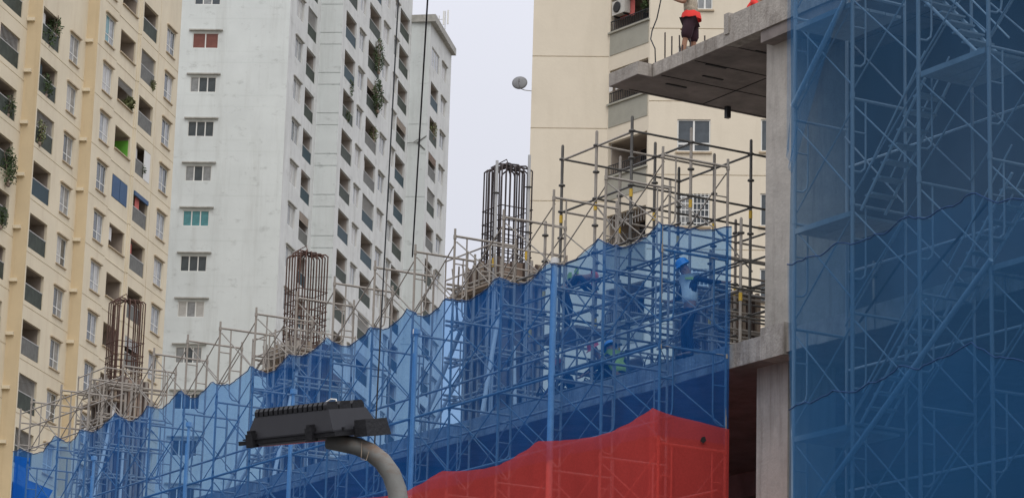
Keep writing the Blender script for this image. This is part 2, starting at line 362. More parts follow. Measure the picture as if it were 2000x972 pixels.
class Facade:
    def __init__(s, bld, p0, dv, L, z0, z1, m):
        s.b = bld; s.p0 = Vector((p0[0], p0[1], 0)); s.dv = Vector((dv[0], dv[1], 0)).normalized(); s.L = L; s.z0 = z0; s.z1 = z1; s.m = m
        s.rz = math.atan2(s.dv.y, s.dv.x); s.cells = []; s.inw = Vector((-s.dv.y, s.dv.x, 0))
    def at(s, u, z, y=0.0): return s.p0 + s.dv * u + s.inw * y + Vector((0, 0, z)) - s.b.location
    def world(s, u, z, y=0.0): return s.p0 + s.dv * u + s.inw * y + Vector((0, 0, z))
    def groove(s, z, t=0.05, d=0.04): s.cells.append((0, s.L, z - t / 2, z + t / 2, d))
    def window(s, u0, u1, z0, z1, style='plain', hood='hood', sill=True, glass=None, proud=0.0):
        s.cells.append((u0, u1, z0, z1, None))
        fm, panes, n = window_mesh(u1 - u0, z1 - z0, style)
        w = link('window', fm, s.b, s.at(u0, z0), (0, 0, s.rz))
        for i, (a, b, c, d) in enumerate(panes):
            gname = glass[i % len(glass)] if glass else random.choice(['glass_pale', 'glass_grey', 'glass_grey', 'glass_dark'])
            link('pane', pane_mesh(b - a, d - c, gname), w, (a, 0, c))
        if hood: link('ledge', ledge_mesh(u1 - u0, hood), w, (0, 0, z1 - z0 + 0.05))
        if sill: link('sill', ledge_mesh(u1 - u0, hood or 'hood', 0.1, 0.08, 0.08), w, (0, 0, -0.1))
        return w
    def balcony(s, u0, u1, z0, z1, rail='rail_green', room='room', rail_h=1.05, dep=2.2, door=True, rail_top='frame_grey'):
        s.cells.append((u0, u1, z0, z1, None))
        w, h = u1 - u0, z1 - z0
        key = ('b', round(w, 2), round(h, 2), room, dep)
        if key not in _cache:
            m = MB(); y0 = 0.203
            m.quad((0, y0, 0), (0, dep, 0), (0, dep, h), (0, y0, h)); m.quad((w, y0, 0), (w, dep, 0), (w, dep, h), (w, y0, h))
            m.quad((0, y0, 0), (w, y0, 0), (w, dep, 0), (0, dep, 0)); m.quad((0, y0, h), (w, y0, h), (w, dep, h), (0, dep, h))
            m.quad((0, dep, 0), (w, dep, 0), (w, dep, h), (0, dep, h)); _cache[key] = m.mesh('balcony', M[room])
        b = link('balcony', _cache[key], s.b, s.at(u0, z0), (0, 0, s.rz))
        if rail:
            key = ('r', round(w, 2), rail, rail_h)
            if key not in _cache:
                m = MB(); m.box(0.03, w - 0.03, 0.06, 0.09, 0.06, rail_h); _cache[key] = m.mesh('railing_panel', M[rail])
            link('railing_panel', _cache[key], b, (0, 0, 0))
            key = ('rt', round(w, 2), rail_top)
            if key not in _cache:
                m = MB(); m.box(0, w, 0.04, 0.11, 0, 0.06); _cache[key] = m.mesh('handrail', M[rail_top])
            link('handrail', _cache[key], b, (0, 0, rail_h))
        if door:
            key = ('d', round(w, 2), round(h, 2), dep)
            if key not in _cache:
                m = MB(); m.box(w * 0.12, w * 0.6, dep - 0.05, dep - 0.01, 0.02, min(2.1, h - 0.1)); _cache[key] = m.mesh('door', M['dark'])
            link('door', _cache[key], b)
        # clutter kept on the balcony
        rr = random.random()
        if rr < 0.35:
            key = 'acu'
            if key not in _cache:
                m = MB(); m.box(0, 0.8, 0, 0.3, 0, 0.55); _cache[key] = m.mesh('aircon_unit', M['ac'])
                m = MB(); m.lathe([(0.0, 0), (0.21, 0), (0.21, 0.02), (0, 0.02)], n=12); m.v = [(0.35 + x, -z - .003, 0.28 + y) for x, y, z in m.v]; _cache['acf'] = m.mesh('fan_grille', M['metal_dark'])
            u_ = link('aircon_unit', _cache[key], b, (w * 0.62, dep - 0.5, h * 0.55)); link('fan_grille', _cache['acf'], u_)
        elif rr < 0.55:
            m = MB(); m.grid([[(0.3 + x * w * .09, 0.35 + 0.06 * math.sin(x * 2.0), h * .92 - j * .3) for x in range(5)] for j in range(4)])
            link('clothes_line', m.mesh('clothes_line', M[random.choice(['white_cloth', 'navy', 'pink_cloth', 'rail_blue', 'white_cloth'])]), b)
        elif rr < 0.68 and h > 1.9:
            m = MB()
            for j in range(6): m.box(0.05, w - 0.05, 0.02, 0.05, h - 0.12 - j * .12, h - 0.03 - j * .12)
            link('rolled_blind', m.mesh('rolled_blind', M[random.choice(['room', 'form', 'frame_grey'])]), b)['kind'] = 'stuff'
        elif rr < 0.8:
            m = MB()
            for j in range(int(w / .22)): m.tube((0.1 + j * .22, 0.12, rail_h), (0.1 + j * .22, 0.12, h), 0.018, 4)
            link('balcony_bars', m.mesh('balcony_bars', M['frame_grey']), b)['kind'] = 'stuff'
        return b
    def build(s):
        mb = wall_grid(s.L, s.z0, s.z1, s.cells)
        return link('wall', mb.mesh('wall', s.m), s.b, s.at(0, 0), (0, 0, s.rz))

def prism(parent, pts, z0, z1, m, name):
    mb = MB(); n = len(pts); o = parent.location
    vs = [(p[0] - o.x, p[1] - o.y, z0) for p in pts] + [(p[0] - o.x, p[1] - o.y, z1) for p in pts]
    mb.add(vs, [tuple(range(n))[::-1], tuple(range(n, 2 * n))] + [(i, (i + 1) % n, n + (i + 1) % n, n + i) for i in range(n)])
    return part(name, mb, m, parent)

def foliage(n, sx, sy, sz, leaf=0.12, droop=0.0):
    mb = MB()
    for _ in range(n):
        while True:
            p = Vector((random.uniform(-1, 1), random.uniform(-1, 1), random.uniform(-1, 1)))
            if p.length < 1: break
        k = 0.6 + 0.4 * math.sin(p.x * 5 + p.z * 3)
        c = Vector((p.x * sx * k, p.y * sy, p.z * sz - droop * abs(p.x)))
        a = Vector((random.gauss(0, 1), random.gauss(0, 1), random.gauss(0, 1))).normalized() * leaf * random.uniform(0.6, 1.4)
        b = Vector((random.gauss(0, 1), random.gauss(0, 1), random.gauss(0, 1))).normalized() * leaf * 0.5
        mb.add([c - a, c + b, c + a, c - b], [(0, 1, 2, 3)])
    return mb
def plant(pos, label, sx, sy, sz, n=220, leaf=0.12, m='leaf', rz=0.0, group='plants on the balconies'):
    t = thing('balcony_plant', label, 'plant', pos, rz, group)
    pot = MB(); pot.lathe([(0.12, -sz), (0.16, -sz + 0.25), (0.13, -sz + 0.25)], n=10); part('pot', pot, M['form'], t)
    st = MB()
    for i in range(5):
        a = random.uniform(0, 6.28); st.path([(0, 0, -sz + 0.2), (math.cos(a) * sx * .3, math.sin(a) * sy * .3, 0), (math.cos(a) * sx * .6, math.sin(a) * sy * .6, sz * .7)], 0.02, 4)
    part('stem', st, M['form'], t)
    part('foliage', foliage(n, sx, sy, sz, leaf), M[m], t)
    return t

def hdir(deg): return (math.sin(R(deg)), math.cos(R(deg)))
A1 = hdir(11.0)
# ---------- yellow apartment block
yb = thing('apartment_block', 'tall cream yellow apartment tower at the left edge, nearest of the towers', 'building', (-36, 190, 0))
Y3 = Facade(yb, (-28.547, 193.0), A1, 18.15, 0, 84, M['yellow'])
Y2 = Facade(yb, (-31.005, 184.586), A1, 8.69, 0, 84, M['yellow'])
Y1 = Facade(yb, (-31.955 - A1[0] * 12, 184.72 - A1[1] * 12), A1, 12.0, 0, 84, M['yellow'])
P3 = 3.48
for k in range(-9, 3):
    dz = k * P3
    Y3.window(1.45, 3.40, 59.40 + dz, 61.35 + dz, 'yellow', glass=['glass_teal', 'glass_grey'] if k == 1 else (['glass_dark', 'glass_grey'] if k in (-3, -5, -6) else None))
    Y3.window(15.03, 17.0, 59.44 + dz, 61.35 + dz, 'yellow')
    # short balcony
    r = 'blue' if k == -2 else None
    if k == -2:
        b_ = Y3.balcony(4.95, 8.3, 59.75 + dz, 61.38 + dz, rail=None, door=False)
        sh = MB(); sh.box(0.03, 1.62, 0.05, 0.1, 0.03, 1.58); part('shutter', sh, M['blue_shutter'], b_)
        sh = MB(); sh.box(1.72, 3.3, 0.05, 0.1, 0.03, 1.58); part('shutter', sh, M['blue_shutter'], b_)
    else:
        b_ = Y3.balcony(4.95, 8.3, 59.75 + dz, 61.38 + dz, rail=None, room='room')
        sh = MB(); sh.box(-0.05, 3.4, -0.05, 0.12, -0.08, 0.0); part('sill', sh, M['hood'], b_)
        if k == -1:
            sh = MB(); sh.box(3.3, 3.34, 0.21, 1.4, 0.03, 1.4); part('painted_panel', sh, M['green_wall'], b_)
    # tall balcony
    b_ = Y3.balcony(9.5, 12.8, 59.20 + dz, 61.40 + dz, rail=random.choice(['rail_grey', 'rail_green', 'rail_grey']) if k not in (-2, -3) else 'rail_grey', room='room')
    if k == -1:
        sh = MB(); sh.box(1.9, 3.25, -0.02, 0.03, 0.0, 2.15); part('white_screen', sh, M['frame'], b_)
    if k == -2:
        sh = MB(); sh.box(0.05, 3.2, -0.1, 0.03, 1.85, 2.15); part('awning', sh, M['blue_shutter'], b_)
        sh = MB(); sh.box(0.4, 1.3, 0.12, 0.16, 0.9, 1.9); t_ = tag(part('hanging_towel', sh, M['pink_cloth'], None, loc=Y3.world(9.9, 59.2 + dz), rot=(0, 0, Y3.rz)), 'pink and white towel hung under the blue awning on the yellow tower', 'laundry')
    Y3.groove(58.74 + dz)
Y3.cells = [(4.2, 8.75, 20, 84, 0.07), (13.3, 13.4, 20, 84, 0.05), (9.0, 9.25, 20, 84, -0.06)] + Y3.cells
# grooves must stay visible on the inset bay
for k in range(-8, 2):
    dz = k * P3; z = 56.35 + dz
    Y2.balcony(0.2, 3.55, z, z + 2.25, rail={0: 'rail_green', 1: 'rail_green', -2: 'rail_blue', -5: 'rail_grey'}.get(k, 'rail_green'), rail_h=1.1)
    Y2.window(5.55, 7.4, 56.62 + dz, 58.5 + dz, 'yellow', glass=['glass_dark', 'glass_grey'] if k == -1 else None)
    Y2.groove(56.02 + dz)
for k in range(-7, 2):
    dz = k * P3; z = 57.3 + dz
    Y1.balcony(7.3, 10.9, z, z + 2.1, rail='rail_green', rail_h=1.1); Y1.groove(56.9 + dz)
    Y1.window(3.5, 5.4, z + 0.2, z + 2.05, 'yellow')
for f in (Y1, Y2, Y3): f.build()
Fy = hdir(98)
def strip(bld, pa, pb, z1, m, ledges, groove_zs=(), gw=0.06, lm='yellow'):
    pa, pb = Vector((pa[0], pa[1], 0)), Vector((pb[0], pb[1], 0)); d = pb - pa
    f = Facade(bld, pa, d, d.length, 0, z1, m)
    for z in groove_zs: f.groove(z, gw, 0.05)
    w = f.build()
    for z in ledges:
        mb = MB(); mb.box(0.0, 0.5, -0.22, -0.003, -0.22, 0); o = part('fin', mb, M[lm], bld, loc=f.at(0, z), rot=(0, 0, f.rz))
    return f
e1 = (-31.955, 184.72); s2 = (-31.005, 184.586); e2 = (-31.005 + A1[0] * 8.69, 184.586 + A1[1] * 8.69); s3 = (-28.547, 193.0)
strip(yb, e1, s2, 84, M['yellow_deep'], [57.7 + k * P3 for k in range(-7, 2)])
strip(yb, e2, s3, 84, M['yellow_deep'], [59.0 + k * P3 for k in range(-9, 2)])
e3 = (s3[0] + A1[0] * 18.15, s3[1] + A1[1] * 18.15)
prism(yb, [(-45, 172.5), (-34.4, 172.5), (e1[0] - .35, e1[1]), (s2[0] - .35, s2[1] + .4), (e2[0] - 0.35, e2[1] + .4), (s3[0] - .35, s3[1] + .4), (e3[0] - .35, e3[1]), (e3[0] - 14, e3[1] + 2.5)], 84, 84.6, M['hood'], 'roof')
mb = MB(); w_ = (e3[0] - 14, e3[1] + 2.5)
mb.quad((e3[0] - yb.location.x, e3[1] - 190, 0), (w_[0] + 36, w_[1] - 190, 0), (w_[0] + 36, w_[1] - 190, 84), (e3[0] + 36, e3[1] - 190, 84)); part('wall', mb, M['yellow'], yb)

# ---------- white apartment block
AW = hdir(10.4)
wb = thing('apartment_block', 'weathered white apartment tower stepping back in the middle, behind the scaffold', 'building', (-18, 240, 0))
pW = (-18.872, 234.0)
FW = hdir(93.0)
W0 = Facade(wb, (pW[0] - FW[0] * 16, pW[1] - FW[1] * 16), FW, 16.0, 0, 98, M['white'])
W0g = {0: ['glass_dark', 'glass_grey'], 1: ['glass_red'], 2: ['glass_grey', 'glass_dark', 'glass_dark'], 3: ['glass_dark'], 4: ['glass_grey', 'glass_dark'], 5: ['glass_teal'], 6: ['glass_dark'], 7: ['glass_pale', 'glass_grey'], 8: ['glass_grey', 'glass_dark'], 9: ['glass_dark']}
for i in range(0, 12):
    z1 = 76.35 + 3.78 - 3.78 * i
    st = 'triple'
    if i == 1: st = 'plain'
    W0.window(16 - 8.0, 16 - 5.85, z1 - 1.33, z1, st, hood=None, sill=False, glass=W0g.get(i, ['glass_dark']))
    lm = MB(); lm.box(0, 2.8, -0.22, -0.002, 0, 0.1); part('ledge', lm, M['hood_w'], wb, loc=W0.at(16 - 8.3, z1 + 0.18), rot=(0, 0, W0.rz))
    W0.groove(z1 + 1.25, 0.02, 0.006); W0.groove(z1 + 2.2, 0.02, 0.005)
W0.build()
WA1 = Facade(wb, pW, AW, 10.19, 0, 98, M['white_side'])
WA2 = Facade(wb, (-15.12, 243.826), AW, 27.5, 0, 98, M['white_side'])
WA3 = Facade(wb, (-8.354, 270.682), AW, 10.21, 0, 89.6, M['white_side'])
gl = lambda: random.choice([['glass_grey', 'glass_pale'], ['glass_pale'], ['glass_dark', 'glass_grey'], ['glass_grey']])
rails = ['rail_green', 'rail_green', 'rail_grey', 'rail_green', 'rail_blue', 'rail_green']
for k in range(-9, 4):
    dz = 3.58 * k
    WA1.window(2.15, 4.5, 75.1 + dz, 76.9 + dz, 'plain', 'hood_w', False, gl())
    WA1.balcony(5.95, 9.15, 74.72 + dz, 77.2 + dz, random.choice(rails), 'room_grey')
for k in range(-11, 4):
    dz = 3.54 * k
    WA2.balcony(1.3, 5.3, 76.25 + dz, 78.7 + dz, random.choice(rails), 'room_grey')
    WA2.window(6.45, 8.45, 76.9 + dz, 78.6 + dz, 'plain', 'hood_w', False, gl())
    WA2.balcony(10.0, 14.6, 76.3 + dz, 78.8 + dz, 'rail_grey' if k == -1 else random.choice(rails), 'room_grey')
    WA2.window(15.7, 17.95, 77.1 + dz, 78.75 + dz, 'plain', 'hood_w', False, gl())
    WA2.window(20.2, 21.8, 77.1 + dz, 78.75 + dz, 'plain', 'hood_w', False, gl())
    WA2.balcony(22.4, 26.6, 76.4 + dz, 78.85 + dz, random.choice(rails), 'room_grey')
for k in range(-13, 2):
    dz = 3.47 * k
    if k == 1: WA3.window(1.0, 4.6, 82.2 + dz, 84.1 + dz, 'triple', None, False, ['glass_grey'])
    else: WA3.balcony(1.0, 4.6, 81.75 + dz, 84.1 + dz, random.choice(rails), 'room_grey')
    WA3.window(5.8, 8.05, 82.45 + dz, 84.0 + dz, 'plain', 'hood_w', False, gl())
for f in (WA1, WA2, WA3): f.build()
strip(wb, (-17.031, 244.027), (-15.12, 243.826), 98, M['white'], [], [79.74 + 3.6 * k - d for k in range(-11, 4) for d in (0, 1.05)], 0.09)
strip(wb, (-10.157, 270.872), (-8.354, 270.682), 89.6, M['white'], [], [79.5 + 7.1 * k for k in range(-6, 1)], 0.07)
eW = (-8.354 + AW[0] * 10.21, 270.682 + AW[1] * 10.21)
mb = MB(); mb.quad((eW[0] + 18, eW[1] - 240, 0), (eW[0] + 8, eW[1] - 239, 0), (eW[0] + 8, eW[1] - 239, 89.6), (eW[0] + 18, eW[1] - 240, 89.6)); part('wall', mb, M['white'], wb)
prism(wb, [(-19.4 + 8.0, 270.9), (-8.354 + .45, 270.2), (eW[0] + .45, eW[1] + .3), (eW[0] - 10, eW[1] + 1)], 89.6, 90.3, M['hood_w'], 'cornice')
prism(wb, [(-35, 233), (-18.9, 234), (-17.1, 244), (-15.2, 244), (-10.2, 270.8), (-26, 275)], 98, 98.5, M['hood_w'], 'roof')
# side of the taller wing above the lower one
aer = thing('roof_antenna', 'small pale panel aerials on a mast at the corner of the white tower roof', 'antenna', (-7.1, 275, 90.3))
m_ = MB(); m_.tube((0, 0, 0), (0, 0, 1.9), 0.05); m_.tube((-0.6, 0.3, 0), (-0.6, 0.3, 1.5), 0.05); m_.tube((-.6, .3, 1.1), (0, 0, 1.1), .03); part('mast', m_, M['steel_light'], aer)
for dx, dy, h in ((0.25, 0, 1.5), (-0.15, -0.3, 1.3), (-0.85, .3, 1.0)):
    m_ = MB(); m_.box(dx - 0.08, dx + 0.08, dy - 0.08, dy + 0.08, h - 0.9, h + 0.5); part('aerial_panel', m_, M['frame'], aer)
tw = thing('corner_aerial', 'dark spiky aerial sticking out from the white tower between two hanging cables', 'antenna', WA2.world(27.3, 77.6))
m_ = MB(); m_.tube((0, 0, 0), (0.95, 0, 0.1), 0.03); m_.tube((0.95, 0, 0.1), (1.8, 0, 0.75), 0.05); m_.tube((0.95, 0, 0.1), (1.7, 0, -0.6), 0.06); m_.tube((0.6, 0, 0.1), (1.25, 0, 0.55), 0.03)
part('boom', m_, M['rail_grey'], tw)

# ---------- cream apartment block
FC = hdir(93.5)
cb = thing('apartment_block', 'pale cream apartment tower rising behind the shoring scaffold on the right', 'building', (6, 145, 0))
C1 = Facade(cb, (0.744, 140.0), FC, 3.761, 0, 70, M['cream'])
C2 = Facade(cb, (6.393, 137.162), FC, 16.0, 0, 70, M['cream'])
DD = (0.5878, -0.809)
CD = Facade(cb, (4.498, 139.77), DD, 3.224, 0, 70, M['cream'])
for k in range(-5, 4):
    C1.groove(41.85 + 3.68 * k, 0.05, 0.04); C2.groove(42.55 + 3.66 * k, 0.05, 0.04)
for k in range(-6, 4):
    dz = 3.68 * k
    u0, u1 = (1.38, 2.97)
    if k != 2:
        w_ = C2.window(u0, u1, 40.05 + dz, 41.65 + dz, 'low' if k == 0 else 'plain', None, True, ['glass_dark'] if k >= 0 else ['glass_grey', 'glass_dark'])
        if k < 0:
            gr = MB()
            for i in range(5): gr.box(0.05, u1 - u0 - 0.05, -0.06, -0.03, 0.12 + i * 0.32, 0.16 + i * 0.32)
            for i in range(9): gr.box(0.05 + i * 0.185, 0.08 + i * 0.185, -0.062, -0.03, 0.02, 1.58)
            part('security_grille', gr, M['frame'], w_)
    else:
        C2.window(2.25, 3.0, 47.2, 48.8, 'plain', None, True, ['glass_grey'])
    w_ = C2.window(5.38, 6.9, 40.1 + dz, 41.7 + dz, 'plain', None, True, ['glass_dark'])
    zl = 43.05 + dz
    b_ = CD.balcony(0.1, 3.12, zl, zl + 1.72, rail=None, room='room', dep=1.8)
    lm = MB(); lm.box(-0.08, 3.1, -0.12, 0.1, -0.09, 0.0); part('ledge', lm, M['greypanel'], b_)
    pn = MB(); pn.box(0.0, 3.02, -0.03, -0.003, -1.2, -0.095); part('parapet_panel', pn, M['greypanel'], b_)
    rl = MB(); rl.box(0.02, 3.0, -0.02, 0.02, 0.52, 0.56); rl.box(0.02, 3.0, -0.02, 0.02, 0.06, 0.09)
    for i in range(22): rl.box(0.03 + i * 0.14, 0.055 + i * 0.14, -0.01, 0.015, 0.09, 0.52)
    part('railing', rl, M['metal_dark'], b_)
CD.cells.insert(0, (0.0, 0.001, 0, 1, 0.0))
for f in (C1, C2, CD): f.build()
prism(cb, [(0.744, 140), (4.5, 139.77), (6.39, 137.16), (22.4, 136.2), (23, 158), (2.0, 158)], 70, 70.6, M['hood'], 'roof')
mb = MB(); mb.quad((0.744 - 6, -5, 0), (2.0 - 6, 13, 0), (2.0 - 6, 13, 70), (0.744 - 6, -5, 70)); part('wall', mb, M['cream'], cb)

ac = thing('air_conditioner', 'cream air conditioner unit on a bracket in the top balcony of the cream tower', 'air conditioner', CD.world(0.25, 47.55, 0.0), CD.rz)
m_ = MB(); m_.box(0, 1.0, -0.05, 0.3, 0, 0.72); part('casing', m_, M['ac'], ac)
m_ = MB(); m_.lathe([(0.0, 0), (0.28, 0), (0.28, 0.03), (0.22, 0.035), (0.0, 0.035)], n=18); f_ = part('fan_grille', m_, M['metal_dark'], ac, loc=(0.4, -0.055, 0.37), rot=(R(90), 0, 0))
m_ = MB(); m_.box(0.1, 0.14, -0.02, 0.4, -0.08, -0.003); m_.box(0.84, 0.88, -0.02, 0.4, -0.08, -0.003); part('bracket', m_, M['metal_dark'], ac)
# laundry in the balcony below
for i, (u, m__, lb) in enumerate(((0.25, 'white_cloth', 'white shirt hung left-most under the awning of the cream tower balcony'), (0.72, 'white_cloth', 'white sheet hung second in the cream tower balcony'), (1.12, 'white_cloth', 'white cloth hung right-most beside the concrete slab tip on the cream tower balcony'))):
    rows = []
    for j in range(5):
        rows.append([(x * 0.1 + 0.02 * math.sin(j), 0.03 * math.sin(x * 1.7 + i), -j * 0.24) for x in range(4)])
    mb = MB(); mb.grid(rows); tag(part('hanging_cloth', mb, M[m__], None, loc=CD.world(u, 44.6, -0.12), rot=(0, 0, CD.rz)), lb, 'laundry')

ds = thing('satellite_dish', 'round grey satellite dish on an arm at the left edge of the cream tower', 'satellite dish', (0.70, 139.85, 43.72))
m_ = MB(); prof = [(0.0, 0.10)] + [(0.38 * i / 5, 0.10 - 0.1 * (i / 5) ** 2) for i in range(1, 6)] + [(0.36, -0.02), (0.0, 0.075)]
m_.lathe(prof, n=24); d_ = part('reflector', m_, M['dish'], ds, loc=(-0.55, -0.3, 0.28), rot=(R(72), R(-18), 0))
m_ = MB(); m_.path([(0.05, 0.1, 0), (-0.3, 0, 0), (-0.5, -0.1, 0.05), (-0.55, -0.22, 0.25)], 0.02, 6); part('bracket_arm', m_, M['steel'], ds)
m_ = MB(); m_.path([(-0.55, -0.3, -0.02), (-0.6, -0.8, 0.1), (-0.58, -0.82, 0.22)], 0.012, 5); m_.box(-0.63, -0.54, -0.85, -0.75, 0.2, 0.32); part('feed_horn', m_, M['dish'], ds)

# plants on balconies
def pl(f, u, z, label, sx=0.9, sz=0.9, y=0.15, **k): return plant(f.world(u, z, y), label, sx, 0.45, sz, rz=f.rz, **k)
pl(Y2, 2.9, 61.6, 'leafy climber spilling from the top balcony of the yellow tower, beside the second window bay', 0.9, 0.9)
pl(Y2, 1.6, 60.4, 'dark climber covering the railing of the top yellow tower balcony', 1.4, 0.8, 0.12)
pl(Y2, 1.8, 57.1, 'potted shrub behind the railing one floor below the leafy climber', 0.9, 0.8, 0.1)
pl(Y2, 1.0, 53.7, 'yellowish tall plant in the third balcony down of the yellow tower', 0.6, 0.9, 0.0, m='leaf_pale')
pl(Y1, 9.8, 54.6, 'dark shrubs behind the railing at the left edge, upper one', 1.5, 0.8, 0.1)
pl(Y1, 10.0, 50.6, 'large bush overflowing a balcony at the left edge of the photo', 1.5, 1.3, -0.2, n=500)
pl(Y1, 9.6, 47.2, 'dark green shrubs on the left edge balcony under the large bush', 1.3, 0.8, 0.0)
pl(Y3, 12.3, 62.9, 'small palm leaning over the top tall balcony of the yellow tower', 0.5, 0.5, m='leaf_pale')
pl(Y3, 7.7, 60.2, 'pale spiky plant at the corner of the short balcony under the frayed eave', 0.5, 0.5, m='leaf_pale', leaf=0.2)
pl(Y3, 11.4, 57.1 - P3 + 2.8, 'dim shrub behind the grey railing of the fourth tall balcony', 0.7, 0.5, 0.3)
pl(WA2, 13.0, 81.7, 'hanging creeper on the uppermost visible balcony of the white tower', 1.6, 1.7, n=600, y=-0.3)
pl(WA2, 13.2, 78.0, 'big pale edged creeper spilling out of the second balcony of the white tower', 1.9, 1.6, n=650, y=-0.3)
pl(WA2, 14.0, 77.0 , 'trailing dark creeper tail below the big creeper on the white tower', 0.8, 0.9, n=200)
pl(WA2, 13.9, 74.6, 'pale flowering plant on the third balcony beside a white tower window', 0.6, 0.8, m='leaf_pale')
pl(WA2, 4.0, 76.0, 'drooping vine at the left balcony column of the white tower', 0.8, 0.9, n=260)
pl(WA2, 3.2, 73.2, 'small shrub in the left balcony column just below the drooping vine', 0.6, 0.6)
pl(WA3, 3.4, 79.9, 'pale bushy plant on the upper balcony of the far white wing', 0.8, 1.0, m='leaf_pale')
pl(CD, 2.7, 47.55, 'bright green plant at the right end of the top cream tower balcony', 0.35, 0.35, 0.3)
for f, u, z, lb in ((WA3, 2.6, 77.9, 'teal cloth hung in the second balcony of the far white wing'), (WA2, 24.2, 69.9, 'teal cloth hung in a right column balcony behind the cable'), (WA2, 24.8, 77.0, 'teal sheet on the upper right column railing of the white tower')):
    rows = [[(x * 0.35, 0.3 + 0.08 * math.sin(x * 2.1 + j), -j * 0.3 - 0.08 * math.sin(x * 1.3)) for x in range(5)] for j in range(4)]
    mb = MB(); mb.grid(rows); tag(part('hanging_cloth', mb, M['teal_cloth'], None, loc=f.world(u, z, -0.12), rot=(0, 0, f.rz)), lb, 'laundry')

# ------------------------------------------------------------------ building under construction
LZ, UZ = 12.72, 19.86        # slab tops
cn = site_thing('unfinished_building', 'raw concrete frame building under construction with stepped slabs', 'building', 50, 34, 0)
# lower slab, long
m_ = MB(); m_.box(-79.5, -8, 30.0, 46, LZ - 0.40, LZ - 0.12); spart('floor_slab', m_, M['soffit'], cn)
m_ = MB(); m_.box(-79.5, -8, 29.99, 46, LZ - 0.118, LZ); spart('slab_top', m_, M['concrete'], cn)
b_ = 79.5
while b_ > 12:
    w_ = random.uniform(1.1, 1.7); d_ = random.uniform(0, 0.02)
    m_ = MB(); m_.box(-b_, -b_ + w_ - 0.012, 29.955 - d_, 29.988, LZ - 0.42 - random.uniform(0, .03), LZ - random.uniform(0.0, 0.03)); spart('edge_lift', m_, M['concrete'], cn); b_ -= w_
m_ = MB(); m_.box(-42.15, -41.45, 29.88, 30.3, LZ - 0.47, LZ + 0.11); spart('edge_beam', m_, M['concrete'], cn)
m_ = MB(); m_.box(-79.5, -8, 30.2, 46, 6.9, 7.3); spart('floor_slab', m_, M['concrete'], cn)
for c_ in (30.6,):
    m_ = MB(); m_.box(-79, -8, 36.8, 37.2, LZ - 0.95, LZ - 0.401); spart('beam', m_, M['soffit'], cn)
for b_ in (44.9, 56.5, 66.5, 78.2):
    m_ = MB()
    if b_ == 44.9: m_.box(-43.05, -42.1, 30.45, 31.5, 7.303, LZ - 0.402)
    else: m_.box(-b_ - 0.45, -b_ + 0.45, 32.4, 33.6, 7.3, LZ - 0.402)
    spart('column', m_, M['concrete_col'], cn)
    m_ = MB(); m_.box(-b_ - 0.25, -b_ + 0.25, 30.15, 46, LZ - 1.0, LZ - 0.402)
    if b_ != 44.9: spart('beam', m_, M['soffit'], cn)
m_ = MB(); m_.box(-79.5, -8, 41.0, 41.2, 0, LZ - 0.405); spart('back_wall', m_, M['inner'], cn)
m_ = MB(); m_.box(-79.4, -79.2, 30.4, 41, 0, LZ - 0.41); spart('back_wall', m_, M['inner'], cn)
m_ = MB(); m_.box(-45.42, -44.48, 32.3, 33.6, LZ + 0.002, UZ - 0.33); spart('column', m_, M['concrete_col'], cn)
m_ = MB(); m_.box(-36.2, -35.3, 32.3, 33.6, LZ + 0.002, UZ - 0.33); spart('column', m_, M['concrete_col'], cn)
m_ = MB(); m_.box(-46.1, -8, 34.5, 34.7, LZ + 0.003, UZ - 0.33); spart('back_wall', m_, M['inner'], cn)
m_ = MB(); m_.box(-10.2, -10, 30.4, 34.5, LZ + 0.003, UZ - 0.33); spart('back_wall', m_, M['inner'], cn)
# upper slab with a stepped tip
def slab_poly(pts, z0, z1):
    mb = MB(); n = len(pts)
    mb.add([(-b, c, z0) for b, c in pts] + [(-b, c, z1) for b, c in pts],
           [tuple(range(n)), tuple(range(n, 2 * n))[::-1]] + [(i, (i + 1) % n, n + (i + 1) % n, n + i) for i in range(n)])
    return mb
tip = [(8, 32.0), (49.0, 32.0), (49.0, 31.62), (50.1, 31.62), (50.1, 40), (8, 40)]
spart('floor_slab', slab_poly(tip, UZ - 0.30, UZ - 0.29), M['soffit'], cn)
spart('slab_edge', slab_poly(tip, UZ - 0.288, UZ - 0.02), M['concrete'], cn)
b_ = 48.98
while b_ > 42:
    w_ = random.uniform(0.7, 1.2); d_ = random.uniform(0.005, 0.025)
    m_ = MB(); m_.box(-b_, -b_ + w_ - 0.01, 31.985 - d_, 31.999, UZ - 0.30, UZ - random.uniform(0.0, 0.03)); spart('edge_lift', m_, M['concrete'], cn); b_ -= w_
for k in range(7):
    m_ = MB(); m_.box(-50.0 + k * 1.22, -50.0 + k * 1.22 + 0.012, 32.05, 39.9, UZ - 0.312, UZ - 0.301); spart('board_mark', m_, M['slot'], cn)
for k in range(3):
    m_ = MB(); m_.box(-50.0, -42, 33.9 + k * 2.44, 33.912 + k * 2.44, UZ - 0.3125, UZ - 0.3015); spart('board_mark', m_, M['slot'], cn)
m_ = MB(); m_.box(-46.35, -8, 31.955, 32.25, UZ - 0.31, UZ + 0.28); m_.box(-46.36, -46.2, 31.925, 32.28, UZ - 0.1, UZ + 0.33); spart('kerb_beam', m_, M['concrete'], cn)
m_ = MB(); m_.box(-45.2, -8, 32.0, 33.2, UZ - 0.55, UZ - 0.302); spart('beam', m_, M['soffit'], cn)
